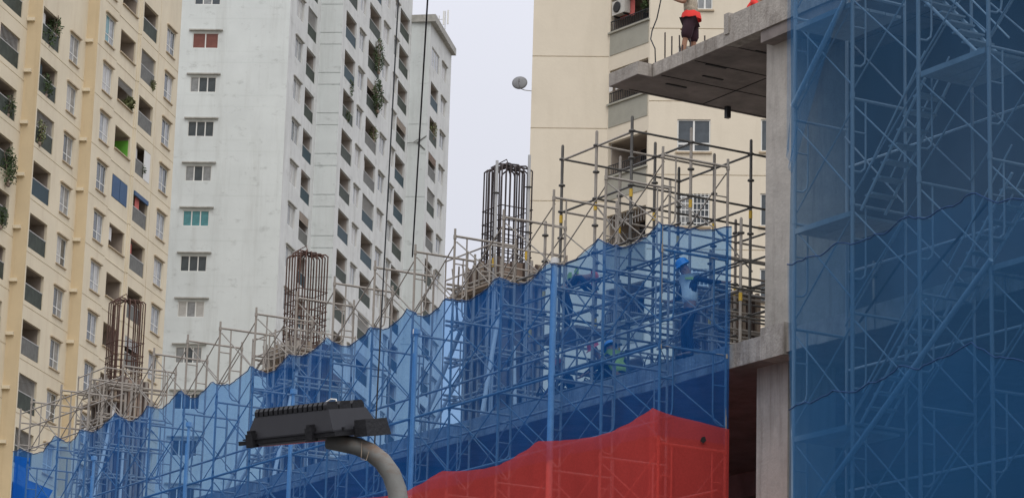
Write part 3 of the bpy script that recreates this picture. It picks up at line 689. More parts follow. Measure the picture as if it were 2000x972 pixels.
for i, (b_, c_, r_) in enumerate(((48.3, 33.0, 0), (47.3, 34.0, 1), (47.6, 32.6, 0), (46.3, 32.9, 0), (46.25, 33.2, 1), (46.9, 35.2, 0), (46.6, 35.5, 1), (47.9, 35.3, 1), (49.2, 32.7, 0))):
    m_ = MB()
    if r_: m_.box(-b_ - 0.3, -b_ + 0.3, c_ - 0.03, c_ + 0.03, UZ - 0.315, UZ - 0.301)
    else: m_.box(-b_ - 0.03, -b_ + 0.03, c_ - 0.25, c_ + 0.25, UZ - 0.315, UZ - 0.301)
    spart('cast_in_slot', m_, M['slot'], cn)
m_ = MB(); m_.box(-49.9, -49.8, 34.4, 34.5, UZ - 0.55, UZ - 0.3); spart('hanging_stub', m_, M['metal_dark'], cn)
for i, (b_, h) in enumerate(((48.95, .7), (48.7, .55), (48.4, .5), (48.32, .26), (48.02, .32), (47.5, 0.25))):
    m_ = MB(); m_.tube((-b_, 32.25, UZ - 0.02), (-b_ + random.uniform(-.03, .03), 32.25, UZ + h), 0.016, 5); spart('starter_bar', m_, M['rebar_dark'], cn)
m_ = MB(); m_.tube((-46.1, 33.2, UZ), (-46.1, 33.2, UZ + 1.6), 0.02, 5); spart('starter_bar', m_, M['rebar_dark'], cn)
ho = site_thing('hose', 'thin dark hose looping from the slab tip up to the worker above', 'hose', 48.9, 32.1, UZ)
m_ = MB(); m_.path([(-49.0, 32.05, UZ), (-48.95, 32.0, UZ + .3), (-49.12, 32.0, UZ + .55), (-49.15, 32.05, UZ + .75), (-49.05, 32.1, UZ + 1.0), (-48.9, 32.1, UZ + 1.4), (-48.75, 32.1, UZ + 1.9), (-48.7, 32.1, UZ + 2.2)], 0.014, 5); spart('hose_line', m_, M['metal_dark'], ho)

# ------------------------------------------------------------------ net side frame scaffold
TOP = 15.97; HP = 1.75; WD = 1.42
_fr = MB(); _fr.tube((0, 0, 0), (0, 0, HP + 0.12), 0.027); _fr.tube((0, WD, 0), (0, WD, HP + 0.12), 0.027); _fr.tube((0, 0, HP - .09), (0, 0, HP - .01), 0.038); _fr.tube((0, WD, HP - .09), (0, WD, HP - .01), 0.038); _fr.tube((0, 0, -.04), (0, 0, .06), 0.034); _fr.tube((0, 0, HP - 0.03), (0, WD, HP - 0.03), 0.025)
frame_me = _fr.mesh('scaffold_frame', M['steel'])
_l = MB(); _l.path([(0, 0.28, HP - 0.03), (0, 0.28, 0.65), (0, 0.26, 0.52), (0, 0.18, 0.44), (0, 0, 0.42)], 0.017, 5); _l.tube((0, 0, 1.15), (0, 0.28, 1.15), 0.015, 5)
ladder_me = _l.mesh('ladder_brace', M['steel'])
_l2 = MB(); _l2.path([(0, WD - 0.28, HP - 0.03), (0, WD - 0.28, 0.65), (0, WD - 0.26, 0.52), (0, WD - 0.18, 0.44), (0, WD, 0.42)], 0.017, 5); _l2.tube((0, WD, 1.15), (0, WD - 0.28, 1.15), 0.015, 5)
ladder2_me = _l2.mesh('ladder_brace', M['steel'])
def brace_mesh(db, z0, z1, nm='cross_brace', mt='brace', flip=False, r=0.014):
    m = MB(); m.tube((0, 0, z0), (db, 0, z1), r, 5); return m.mesh(nm, M[mt])
fs = site_thing('frame_scaffold', 'long row of grey tube frame scaffold standing behind the blue net', 'scaffold', 57, 29, 0)
oO = off_of(fs)
PB = [43.05, 44.95, 46.8, 48.68, 50.6, 52.25, 54.0, 55.85, 57.65, 59.7, 61.6, 63.4, 65.35, 67.2, 69.3, 71.2, 73.25]
CO = 28.35
br = {}
for i, b_ in enumerate(PB):
    tiers = range(0, 6)
    for k in tiers:
        z = TOP - HP * (k + 1) + 0.03
        fo = link('scaffold_frame', frame_me, fs, (-b_ - oO[0], CO - oO[1], z))
        link('ladder_brace', ladder_me, fo); link('ladder_brace', ladder2_me, fo)
        if i + 1 < len(PB):
            db = PB[i + 1] - b_
            for key, a0, a1, mt in (('u', 0.4, 1.6, 'brace'), ('d', 1.6, 0.4, 'steel')):
                kk = (round(db, 2), key)
                if kk not in br: br[kk] = brace_mesh(-db, a0, a1, mt=mt)
                for yy in ((0.03,) if k > 3 else (0.03, WD - 0.03)):
                    if random.random() < 0.06: continue
                    link('cross_brace', br[kk], fs, (-b_ - oO[0], CO + yy + (0.02 if key == 'u' else 0) - oO[1], z))
# left end return guard rails
m_ = MB()
for z in (15.3, 14.7, 15.75): m_.tube((-73.9, CO, z), (-67.3, CO + 0.1, z), 0.02, 5)
for z in (15.5, 14.9): m_.tube((-73.9, CO, z), (-73.9, CO + 2.6, z), 0.02, 5)
m_.tube((-74.0, CO, 10), (-74.0, CO, 15.9), 0.026); spart('guard_rail', m_, M['steel'], fs)
for z, c_ in ((12.45, CO - .03), (11.1, CO + 0.02), (13.4, CO + 1.3), (12.35, CO + 1.4), (10.0, CO + 1.3)):
    m_ = MB(); m_.tube((-74, c_, z), (-43.1, c_, z + 0.02), 0.026, 6); spart('runner_tube', m_, M['steel'], fs)
for b_, z1 in ((46.62, 14.75), (51.98, 14.3), (57.5, 13.9), (62.95, 13.95), (68.6, 13.9)):
    m_ = MB(); m_.tube((-b_, CO - 0.05, 0), (-b_, CO - 0.05, z1), 0.055 if b_ < 47 else 0.038, 8); m_.tube((-b_ - .08, CO - 0.05, 0), (-b_ - .08, CO - 0.05, z1 - .5), 0.03, 6)
    m_.tube((-b_ , CO - 0.05, z1 - 0.12), (-b_, CO - 0.05, z1 - 0.02), 0.085, 8); spart('raking_standard', m_, M['steel_light'], fs)

# ------------------------------------------------------------------ ring lock shoring scaffold
rs = site_thing('shoring_scaffold', 'dark ring lock shoring scaffold grid standing on the lower slab beside the column', 'scaffold', 46.9, 30.3, LZ)
ro = off_of(rs)
cup = MB()
for zz in [0.25 + 0.5 * i for i in range(11)]: cup.lathe([(0.024, zz - 0.02), (0.062, zz - 0.012), (0.062, zz + 0.012), (0.024, zz + 0.02)], n=8)
RT = 18.0
def ring_post(b_, c_, z1, mt='steel_dark', z0=LZ):
    m = MB(); m.tube((0, 0, 0), (0, 0, z1 - z0), 0.031, 7); m.tube((0, 0, z1 - z0 - .3), (0, 0, z1 - z0 + 0.02), 0.024, 6)
    o = link('standard', m.mesh('standard', M[mt]), rs, (-b_ - ro[0], c_ - ro[1], z0 - ro[2]))
    mc = MB(); z = z1 - z0 - 0.28; n = 0
    while z > 0.1:
        mc.lathe([(0.03, z - 0.03), (0.07, z - 0.02), (0.07, z + 0.01), (0.03, z + 0.03)], n=8); z -= 0.55
    link('rosette', mc.mesh('rosette', M['steel_dark']), o)['kind'] = 'stuff'
    my = MB(); my.tube((0, 0, z1 - z0 - 1.62), (0, 0, z1 - z0 - 1.46), 0.037, 7); link('collar', my.mesh('collar', M['yellow_mark']), o)
rb = [47.2, 48.5, 49.8]; rc = [30.35, 31.75, 33.2, 34.65]
for j, c_ in enumerate(rc):
    for i, b_ in enumerate(rb): ring_post(b_, c_, RT - (0.0 if j < 3 else 0.9), 'steel_dark' if (i + j) % 2 == 0 else 'steel')
extra = [(45.45, 31.75, 15.8), (45.45, 33.2, 15.6), (44.1, 33.9, 15.0), (44.2, 35.2, 15.0), (50.65, 30.5, 16.6), (50.65, 31.75, 16.2), (52.0, 31.0, 16.1), (52.0, 33.2, 16.0), (50.65, 34.6, 16.6), (49.35, 36.1, 16.9), (48.05, 36.1, 16.9), (46.75, 36.1, 16.9), (46.75, 37.5, 16.4), (45.45, 36.1, 16.2), (45.45, 37.5, 16)]
for b_, c_, z in extra: ring_post(b_, c_, z, 'steel')
for z in (RT - 0.28, RT - 1.38, RT - 2.48, RT - 3.03, RT - 3.58, RT - 4.13, RT - 4.68, RT - 5.1):
    for i, b_ in enumerate(rb + ([45.45, 50.65, 52.0] if z < 15.2 else [])):
        if i < 3 and z > 17: seg = (rc[0], rc[2] + (1.5 if i == 0 else 0.0))
        else: seg = (rc[0] if i < 3 else 31.0, 37.5)
        m_ = MB(); m_.tube((-b_, seg[0], z), (-b_, seg[1], z), 0.023, 6); spart('ledger', m_, M['steel_dark'] if random.random() < .6 else M['steel'], rs)
    for j, c_ in enumerate(rc[:3] + ([34.65, 36.1] if z < 17 else [])):
        seg = (rb[0] if z > 16 else 45.45, rb[2] if z > 16 else 52.0)
        m_ = MB(); m_.tube((-seg[0], c_, z - .02), (-seg[1], c_, z - .02), 0.023, 6); spart('ledger', m_, M['steel_dark'] if random.random() < .6 else M['steel'], rs)
for k in range(9):
    i = random.randrange(2); c_ = random.choice(rc); z = random.choice((13.0, 14.2, 15.3))
    m_ = MB(); m_.tube((-rb[i], c_ + .05, z), (-rb[i + 1], c_ + .05, z + 1.9 * random.choice((1, .6))), 0.018, 5); spart('diagonal_brace', m_, M['brace'], rs)
# slim props in the distance on the slab
for k in range(16):
    b_ = 45.6 + random.uniform(0, 6); c_ = 38.5 + random.uniform(0, 4)
    m_ = MB(); m_.tube((-b_, c_, LZ), (-b_, c_, LZ + random.uniform(1.2, 2.6)), 0.03, 6); spart('prop', m_, M['steel_light'], rs)

# ------------------------------------------------------------------ rebar cages with formwork
def cage(b_, c_, z0, z1, half, label, mt, n=8, lean=0.0):
    t = site_thing('rebar_cage', label, 'rebar cage', b_, c_, z0, 'rebar cages of the columns')
    pts = []
    for i in range(n):
        f = -1 + 2 * i / n
        pts += [(f, -1), (1, f), (-f, 1), (-1, -f)]
    for (px, py) in pts:
        x, y = -b_ + px * half, c_ + py * half
        h = z1 + random.uniform(-0.05, 0.03); j = random.uniform(-0.025, 0.025)
        q = [(x + j, y, z0), (x, y + j * .5, (z0 + h) / 2), (x + j * .3, y, h - 0.07), (x - px * 0.05, y - py * 0.05, h - 0.015), (x - px * 0.35 + random.uniform(-.1, .1), y - py * 0.35, h + random.uniform(-0.02, 0.06))]
        m = MB(); m.path(q, 0.02, 5); spart('vertical_bar', m, M[mt], t)
    z = z0 + 0.2
    while z < z1 - 0.9:
        e = half + 0.02; w = [random.uniform(-0.02, 0.02) for _ in range(4)]
        q = [(-b_ - e, c_ - e, z + w[0]), (-b_ + e, c_ - e, z + w[1]), (-b_ + e, c_ + e, z + w[2]), (-b_ - e, c_ + e, z + w[3]), (-b_ - e, c_ - e, z + w[0])]
        m = MB(); m.path(q, 0.013, 4); spart('tie_ring', m, M[mt], t)
        z += random.choice((0.14, 0.17, 0.2)) if z < z0 + 1.2 else random.choice((0.22, 0.3, 0.4))
    m = MB(); m.path([(-b_ - half, c_ - half * .6, z1 + .05), (-b_ - .1, c_, z1 + 0.22), (-b_ + 0.0, c_, z1 + 0.05)], 0.014, 5); spart('bent_hook', m, M[mt], t)
    return t
def formwork(b_, c_, z0, z1, half, label, props=True, platform=True):
    t = site_thing('column_formwork', label, 'formwork', b_, c_, z0, 'formwork boxes round the columns')
    n = 7
    for side in range(4):
        for i in range(n):
            f0 = -1 + 2 * i / n; f1 = f0 + 2 / n - 0.03; d = half + random.uniform(0, 0.03); zt = z1 + random.uniform(-0.12, 0.05)
            m = MB()
            if side == 0: m.box(-b_ + f0 * half, -b_ + f1 * half, c_ - d - 0.05, c_ - d, z0, zt)
            elif side == 1: m.box(-b_ + d, -b_ + d + 0.05, c_ + f0 * half, c_ + f1 * half, z0, zt)
            elif side == 2: m.box(-b_ + f0 * half, -b_ + f1 * half, c_ + d, c_ + d + 0.05, z0, zt)
            else: m.box(-b_ - d - 0.05, -b_ - d, c_ + f0 * half, c_ + f1 * half, z0, zt)
            spart('form_board', m, M[random.choice(['form', 'form_dark', 'form_dark'])], t)
            if i % 2 == 0:
                m = MB(); e = half + 0.09; x = (f0 + 0.1) * half
                if side == 0: m.box(-b_ + x - .035, -b_ + x + .035, c_ - e - .07, c_ - e, z0, z1 - .05)
                elif side == 1: m.box(-b_ + e, -b_ + e + .07, c_ + x - .035, c_ + x + .035, z0, z1 - .05)
                else: continue
                spart('upright_stud', m, M['timber' if random.random() < .5 else 'steel'], t)
    z = z0 + 0.45; e = half + 0.2
    while z < z1:
        for dz in (0, 0.1):
            m = MB(); m.tube((-b_ - e - .3, c_ - e, z + dz), (-b_ + e + .35, c_ - e, z + dz), 0.03, 6); m.tube((-b_ + e, c_ - e - .3, z + dz + .05), (-b_ + e, c_ + e + .3, z + dz + .05), 0.03, 6)
            m.tube((-b_ - e, c_ - e - .3, z + dz + .05), (-b_ - e, c_ + e + .3, z + dz + .05), 0.03, 6)
            spart('waler', m, M['steel'], t)
        z += 0.85
    if props:
        for (dx, dy, zt, r) in ((-2.1, -0.9, z1 - 0.6, 0.055), (-1.75, -0.9, z1 - 1.9, 0.045), (1.9, -1.2, z1 - 0.7, 0.05), (1.6, -.4, z1 - 2.0, 0.045), (-2.3, 0.9, z1 - .5, .05)):
            m = MB(); m.tube((-b_ + dx, c_ + dy * 1.4, z0 + 0.02), (-b_ + math.copysign(half + .15, dx), c_ + dy * .4, zt), r, 7); spart('raking_prop', m, M['prop'], t)
    if platform:
        zp = z1 - 0.75; e2 = half + 0.42
        for k in range(4):
            m = MB(); m.box(-b_ - e2, -b_ + e2, c_ - e2 + k * 0.17, c_ - e2 + 0.14 + k * 0.17, zp, zp + 0.04); spart('plank', m, M['timber'], t)
        for x, y in ((-e2, -e2), (0, -e2), (e2, -e2), (-e2, e2), (e2, e2), (e2, 0)):
            m = MB(); m.tube((-b_ + x, c_ + y, z0), (-b_ + x, c_ + y, zp + 0.95), 0.022, 6); spart('guard_post', m, M['steel'], t)
        for zz in (zp + .45, zp + .9):
            m = MB(); m.tube((-b_ - e2, c_ - e2, zz), (-b_ + e2, c_ - e2, zz), 0.02, 5); m.tube((-b_ + e2, c_ - e2, zz), (-b_ + e2, c_ + e2, zz), 0.02, 5); spart('guard_rail', m, M['steel'], t)
        for k in range(5):
            m = MB(); a = random.uniform(-e2, e2); m.tube((-b_ + a, c_ - half - .1, zp - .6), (-b_ + a + random.uniform(-.5, .5), c_ - half - .35, zp + .7), 0.022, 5); spart('strut', m, M['steel'], t)
    return t
formwork(56.5, 33, LZ, 17.15, 0.58, 'wide dark column formwork with raking props, nearest the sky gap', platform=True)
formwork(66.6, 33, LZ, 17.0, 0.55, 'dark column formwork behind the street lamp head', platform=True)
formwork(78.2, 33, LZ, 17.85, 0.55, 'dark column formwork in front of the yellow tower', platform=True)
formwork(51.8, 35.6, LZ, 16.0, 0.62, 'blue tinted formwork block inside the shoring grid behind the standing worker', props=False, platform=False)
cage(56.5, 33, 16.6, 19.45, 0.40, 'dark rebar cage against the sky, tallest in the picture', 'rebar_dark', 7)
cage(66.6, 33, 16.6, 19.40, 0.39, 'rusty rebar cage in front of the white tower', 'rust', 5)
cage(78.2, 33, 17.3, 20.25, 0.40, 'rusty rebar cage in front of the yellow tower', 'rust', 5)
# zinc poles beside the tallest cage
for b_, c_, z1, lb in ((55.65, 32.2, 19.3, 'pale zinc pole with yellow collar on the left of the dark rebar cage'), (55.75, 33.1, 19.6, 'tall zinc pole with yellow collar on the right of the dark rebar cage')):
    t = site_thing('zinc_pole', lb, 'pole', b_, c_, LZ)
    m_ = MB(); m_.tube((-b_, c_, LZ), (-b_, c_, z1), 0.034, 8); m_.tube((-b_ + .07, c_, LZ), (-b_ + .07, c_, z1 - 2.2), 0.027, 6); spart('tube', m_, M['prop'], t)
    m_ = MB()
    for z in (z1 - 0.75, z1 - 1.8, z1 - 2.9): m_.lathe([(0.04, -0.02), (0.09, 0), (0.04, 0.02)], c=(-b_, c_, z), n=8)
    spart('rosette', m_, M['steel_dark'], t)['kind'] = 'stuff'
    m_ = MB(); m_.tube((-b_, c_, z1 - 2.45), (-b_, c_, z1 - 2.25), 0.052, 8); spart('collar', m_, M['yellow_mark'], t)

# runner from scaffold up to shoring
# rebar sticking out of the slab and rubble
for b_, lb in ((49.8, 'bent rebar stubs on the slab edge left of the crouching workers'), (45.9, 'tangle of wire at the feet of the standing worker')):
    t = site_thing('rebar_stubs', lb, 'rebar', b_, 30.3, LZ)
    for k in range(7):
        x = -b_ + random.uniform(-.9, .9); y = 30.2 + random.uniform(0, .5)
        m_ = MB(); m_.path([(x, y, LZ), (x + .02, y, LZ + .25), (x + .12, y, LZ + .38), (x + .25, y + .05, LZ + random.uniform(.1, .35))], 0.012, 4); spart('bar', m_, M['rebar_dark'], t)
m_ = MB()
for k in range(10):
    b_ = 45.0 + k * 0.95; h = random.uniform(0.12, 0.34); w = random.uniform(0.4, .8)
    m_.box(-b_ - w, -b_, 30.35 + random.uniform(0, .2), 30.7 + random.uniform(0, .3), LZ + 0.003, LZ + h)
t = site_thing('rubble_heap', 'grey heap of concrete blocks along the lower slab edge behind the net', 'rubble', 48, 30.5, LZ)
spart('blocks', m_, M['concrete'], t); 

# ------------------------------------------------------------------ nets
def pk(b_):  # scallop between posts
    for i in range(len(PB) - 1):
        if PB[i] <= b_ <= PB[i + 1]:
            f = (b_ - PB[i]) / (PB[i + 1] - PB[i]); return -0.26 * (1 - (2 * f - 1) ** 2) * (1 + 0.5 * (0.5 - f))
    return 0.0
def net_sheet(name, label, m, b0, b1, ztop, zbot, c_, step=0.12, amp=0.05, hem=True, nz=26, fold=1.0, ret=None):
    t = site_thing(name, label, 'safety net', (b0 + b1) / 2, c_, 0)
    rows = []
    nb = int((b1 - b0) / step)
    for k in range(nz + 1):
        row = []
        for i in range(nb + 1):
            b_ = b0 + (b1 - b0) * i / nb; zt = ztop(b_); zb = zbot(b_)
            f = k / nz; z = zt + (zb - zt) * f
            y = c_ + amp * (math.sin(b_ * 3.4 + 1.3 * math.sin(z * .6)) * .5 + math.sin(b_ * 1.1 + z * .35)) * fold + 0.015 * math.sin(b_ * 11 + z)
            if ret and i == 0:
                for q in range(12, 0, -1):   # the sheet turns the corner and runs inwards
                    g = q / 12; zt2 = zt + (ret[1] - zt) * g - (0.1 if hem else 0.03) * math.sin(math.pi * g); z2 = zt2 + (zb - zt2) * f
                    row.append((-b_ - 0.03 * math.sin(g * 9 + z2 * .5), c_ + ret[0] * g, z2))
            row.append((-b_, y, z))
        rows.append(row)
    mb = MB(); mb.grid(rows); spart('mesh_sheet', mb, M[m], t)
    if hem:
        h = MB(); h.path([(p[0], p[1] - 0.01, p[2] + random.uniform(-.02, .02)) for p in rows[0]], 0.011, 4); spart('hem_rope', h, M['rope'], t)
    return t
def left_top(b_):
    return 14.72 + pk(b_) + 0.05 * math.sin(b_ * 1.7)
net_sheet('safety_net', 'long translucent blue safety net with a scalloped top edge along the slab', 'net_blue', 43.0, 73.9, left_top, lambda b_: 10.85, 28.22, ret=(1.6, 14.86, 14.62))
def red_top(b_):
    f = ((b_ - 43.0) / 3.75) % 1.0
    return 11.32 - 0.02 * (b_ - 43.0) - 0.22 * math.sin(math.pi * f) ** 0.8 * (1.3 - .6 * f)
net_sheet('safety_net', 'bright red safety net hung low over the blue one, below the floor slab', 'net_red', 42.97, 73.9, red_top, lambda b_: 3.0, 28.12, amp=0.03, hem=False, ret=(1.7, 11.13, 10.95))
tr_ = [o for o in col.objects if o.name.startswith('safety_net')][-1]
m_ = MB(); m_.add([(-43.02, 29.14, 10.83), (-43.02, 29.20, 10.79), (-43.02, 29.27, 10.85), (-43.02, 29.24, 10.92), (-43.02, 29.17, 10.90)], [(0, 1, 2, 3, 4)])
m_.v = [(x + 0.11, y, z) for x, y, z in m_.v]; spart('torn_patch', m_, M['slot'], tr_)
# return of the net at the far left corner
t = site_thing('safety_net', 'solid blue net return wrapping the far left corner of the scaffold', 'safety net', 74, 28.8, 0)
mb = MB(); mb.grid([[(-73.95 + 0.04 * math.sin(i * 1.3), 28.25 + i * (0.085 if z > 13.9 else 0.12 + 0.12 * math.sin(z)**2), z) for i in range(6)] for z in (14.6, 14.3, 14.0, 13.8, 13.5, 12.5, 11, 9, 6, 3)]); spart('mesh_sheet', mb, M['net_thick'], t)
RP = [39.54, 37.93, 36.18, 34.43, 32.7, 31.0]
net_sheet('safety_net', 'tall dark blue net sheet covering the scaffold on the right', 'net_right', 20.0, 39.33, lambda b_: 24.0, lambda b_: 3.0, 28.5, amp=0.05, hem=False, nz=50)
def hemz(pts):
    def f(b_):
        for (b0, z0), (b1, z1) in zip(pts, pts[1:]):
            if b0 >= b_ >= b1:
                u = (b0 - b_) / (b0 - b1); return z0 + (z1 - z0) * u - 0.09 * math.sin(math.pi * u) + 0.03 * math.sin(b_ * 7)
        return pts[-1][1]
    return f
h1 = hemz([(39.8, 13.3), (37.93, 13.3), (36.18, 13.38), (34.43, 13.4), (32.7, 13.0), (19.9, 12.9)])
h2 = hemz([(40.4, 10.85), (37.93, 10.85), (36.18, 10.95), (34.43, 11.05), (32.7, 10.5), (19.9, 10.4)])
net_sheet('safety_net', 'second blue net sheet with a dark rope hem across the middle of the right scaffold', 'net_right2', 20.0, 39.25, h1, lambda b_: 3.0, 28.4, amp=0.04)
net_sheet('safety_net', 'lowest blue net sheet on the right, tied up at the near pole', 'net_right2', 20.0, 39.17, h2, lambda b_: 3.0, 28.32, amp=0.04)
t = site_thing('safety_net', 'bright doubled net flap at the top left corner of the right scaffold', 'safety net', 39, 28.4, 15)
mb = MB(); rows = []
for k in range(9):
    f = k / 8; rows.append([(-39.2 + i * 0.2 * (1 - f * .95) * 1.3, 28.3 + 0.04 * math.sin(i * 1.5), 19.5 - f * 4.3 - 0.05 * i) for i in range(10)])
mb.grid(rows); spart('mesh_sheet', mb, M['net_right2'], t)

# ------------------------------------------------------------------ right scaffold behind the net
WR_ = 1.1; HR = 1.82
_fr = MB(); _fr.tube((0, 0, 0), (0, 0, HR + 0.02), 0.034, 8); _fr.tube((0, WR_, 0), (0, WR_, HR + 0.02), 0.028); _fr.tube((0, 0, HR - 0.05), (0, WR_, HR - 0.05), 0.026)
_fr.tube((0, 0, -0.06), (0, 0, 0.06), 0.042, 8)
fr2 = _fr.mesh('scaffold_frame', M['prop'])
_l = MB(); _l.path([(0, 0.27, HR - 0.05), (0, 0.27, 0.72), (0, 0.25, 0.60), (0, 0.17, 0.53), (0, 0, 0.52)], 0.019, 5); _l.tube((0, 0, 1.2), (0, 0.27, 1.2), 0.016, 5)
ld2 = _l.mesh('ladder_brace', M['prop'])
_l = MB(); _l.path([(0, WR_ - 0.27, HR - 0.05), (0, WR_ - 0.27, 0.72), (0, WR_ - 0.25, 0.60), (0, WR_ - 0.17, 0.53), (0, WR_, 0.52)], 0.019, 5); _l.tube((0, WR_, 1.2), (0, WR_ - 0.27, 1.2), 0.016, 5)
ld3 = _l.mesh('ladder_brace', M['steel_light'])
r2 = site_thing('stair_scaffold', 'frame scaffold with decks and stairs seen through the dark blue net', 'scaffold', 36, 28.8, 0)
o2 = off_of(r2); CR = 28.72
for i, b_ in enumerate(RP):
    for k in range(8):
        z = 15.9 + HR * 2 - HR * k - HR
        fo = link('scaffold_frame', fr2, r2, (-b_ - o2[0], CR - o2[1], z)); link('ladder_brace', ld2, fo)
        if i + 1 < len(RP):
            db = b_ - RP[i + 1]
            for a0, a1 in ((1.65, 0.15), (0.15, 1.65)):
                for yy in (0.04, WR_ - 0.04):
                    if random.random() < (0.08 if yy < .5 else 0.45): continue
                    m = MB(); m.tube((0, 0, a0), (db, 0, a1), 0.016, 5)
                    link('cross_brace', m.mesh('cross_brace', M['prop']), r2, (-b_ - o2[0], CR + yy - o2[1], z))
def deck(b0, b1, z):
    for k in range(3):
        m = MB(); y = CR + 0.06 + k * 0.34; m.box(-b0, -b1, y, y + 0.32, z - 0.05, z); spart('deck_plank', m, M['deck'], r2)
    m = MB(); m.box(-b0, -b1, CR - 0.02, CR + 0.04, z - 0.06, z + 0.03); spart('edge_board', m, M['deck'], r2)
deck(39.5, 37.98, 13.9); deck(36.1, 34.5, 15.82); deck(39.5, 37.98, 17.5); deck(39.5, 38.05, 10.35); deck(34.4, 32.8, 12.3); deck(36.1, 34.5, 19.4); deck(37.9, 36.25, 10.35 - HR)
def stair(b0, z0, b1, z1, y0=0.15, m1='steel_light'):
    for y in (CR + y0, CR + y0 + 0.5):
        m = MB(); m.tube((-b0, y, z0), (-b1, y, z1), 0.028, 5); spart('stringer', m, M[m1], r2)
        m = MB(); m.tube((-b0 + .05, y, z0 + .5), (-b1, y, z1 + .45), 0.016, 5); spart('hand_rail', m, M[m1], r2)
    n = 8
    for i in range(1, n):
        f = i / n; m = MB(); x = -b0 + (b0 - b1) * f; z = z0 + (z1 - z0) * f
        m.box(x - 0.11, x + 0.11, CR + y0, CR + y0 + 0.5, z - 0.015, z + 0.015); spart('stair_tread', m, M['deck'], r2)
stair(37.9, 13.95, 36.2, 15.8); stair(37.9, 10.4, 36.2, 12.15); stair(36.9, 17.6, 35.0, 15.85, 0.4); stair(36.15, 12.2, 34.5, 13.9, 0.5)
for a, b in (((39.5, 28.64, 16.07), (37.85, 28.66, 17.8)), ((38.65, 28.65, 9.3), (34.35, 28.65, 12.4))):
    m = MB(); m.tube((-a[0], a[1], a[2]), (-b[0], b[1], b[2]), 0.045, 8); spart('raking_tube', m, M['steel_light'], r2)
for z in (13.35, 11.65, 15.2, 9.6):
    m = MB(); m.tube((-39.6, CR + WR_ + .03, z), (-30.9, CR + WR_ + .03, z), 0.022, 5); spart('runner_tube', m, M['steel_light'], r2)
m = MB(); m.tube((-36.9, CR + .6, 12.6), (-35.2, CR + .6, 13.6), 0.025, 5); m.tube((-38.4, CR + .5, 12.2), (-37.2, CR + .5, 13.1), 0.022, 5); spart('loose_tube', m, M['rust'], r2)

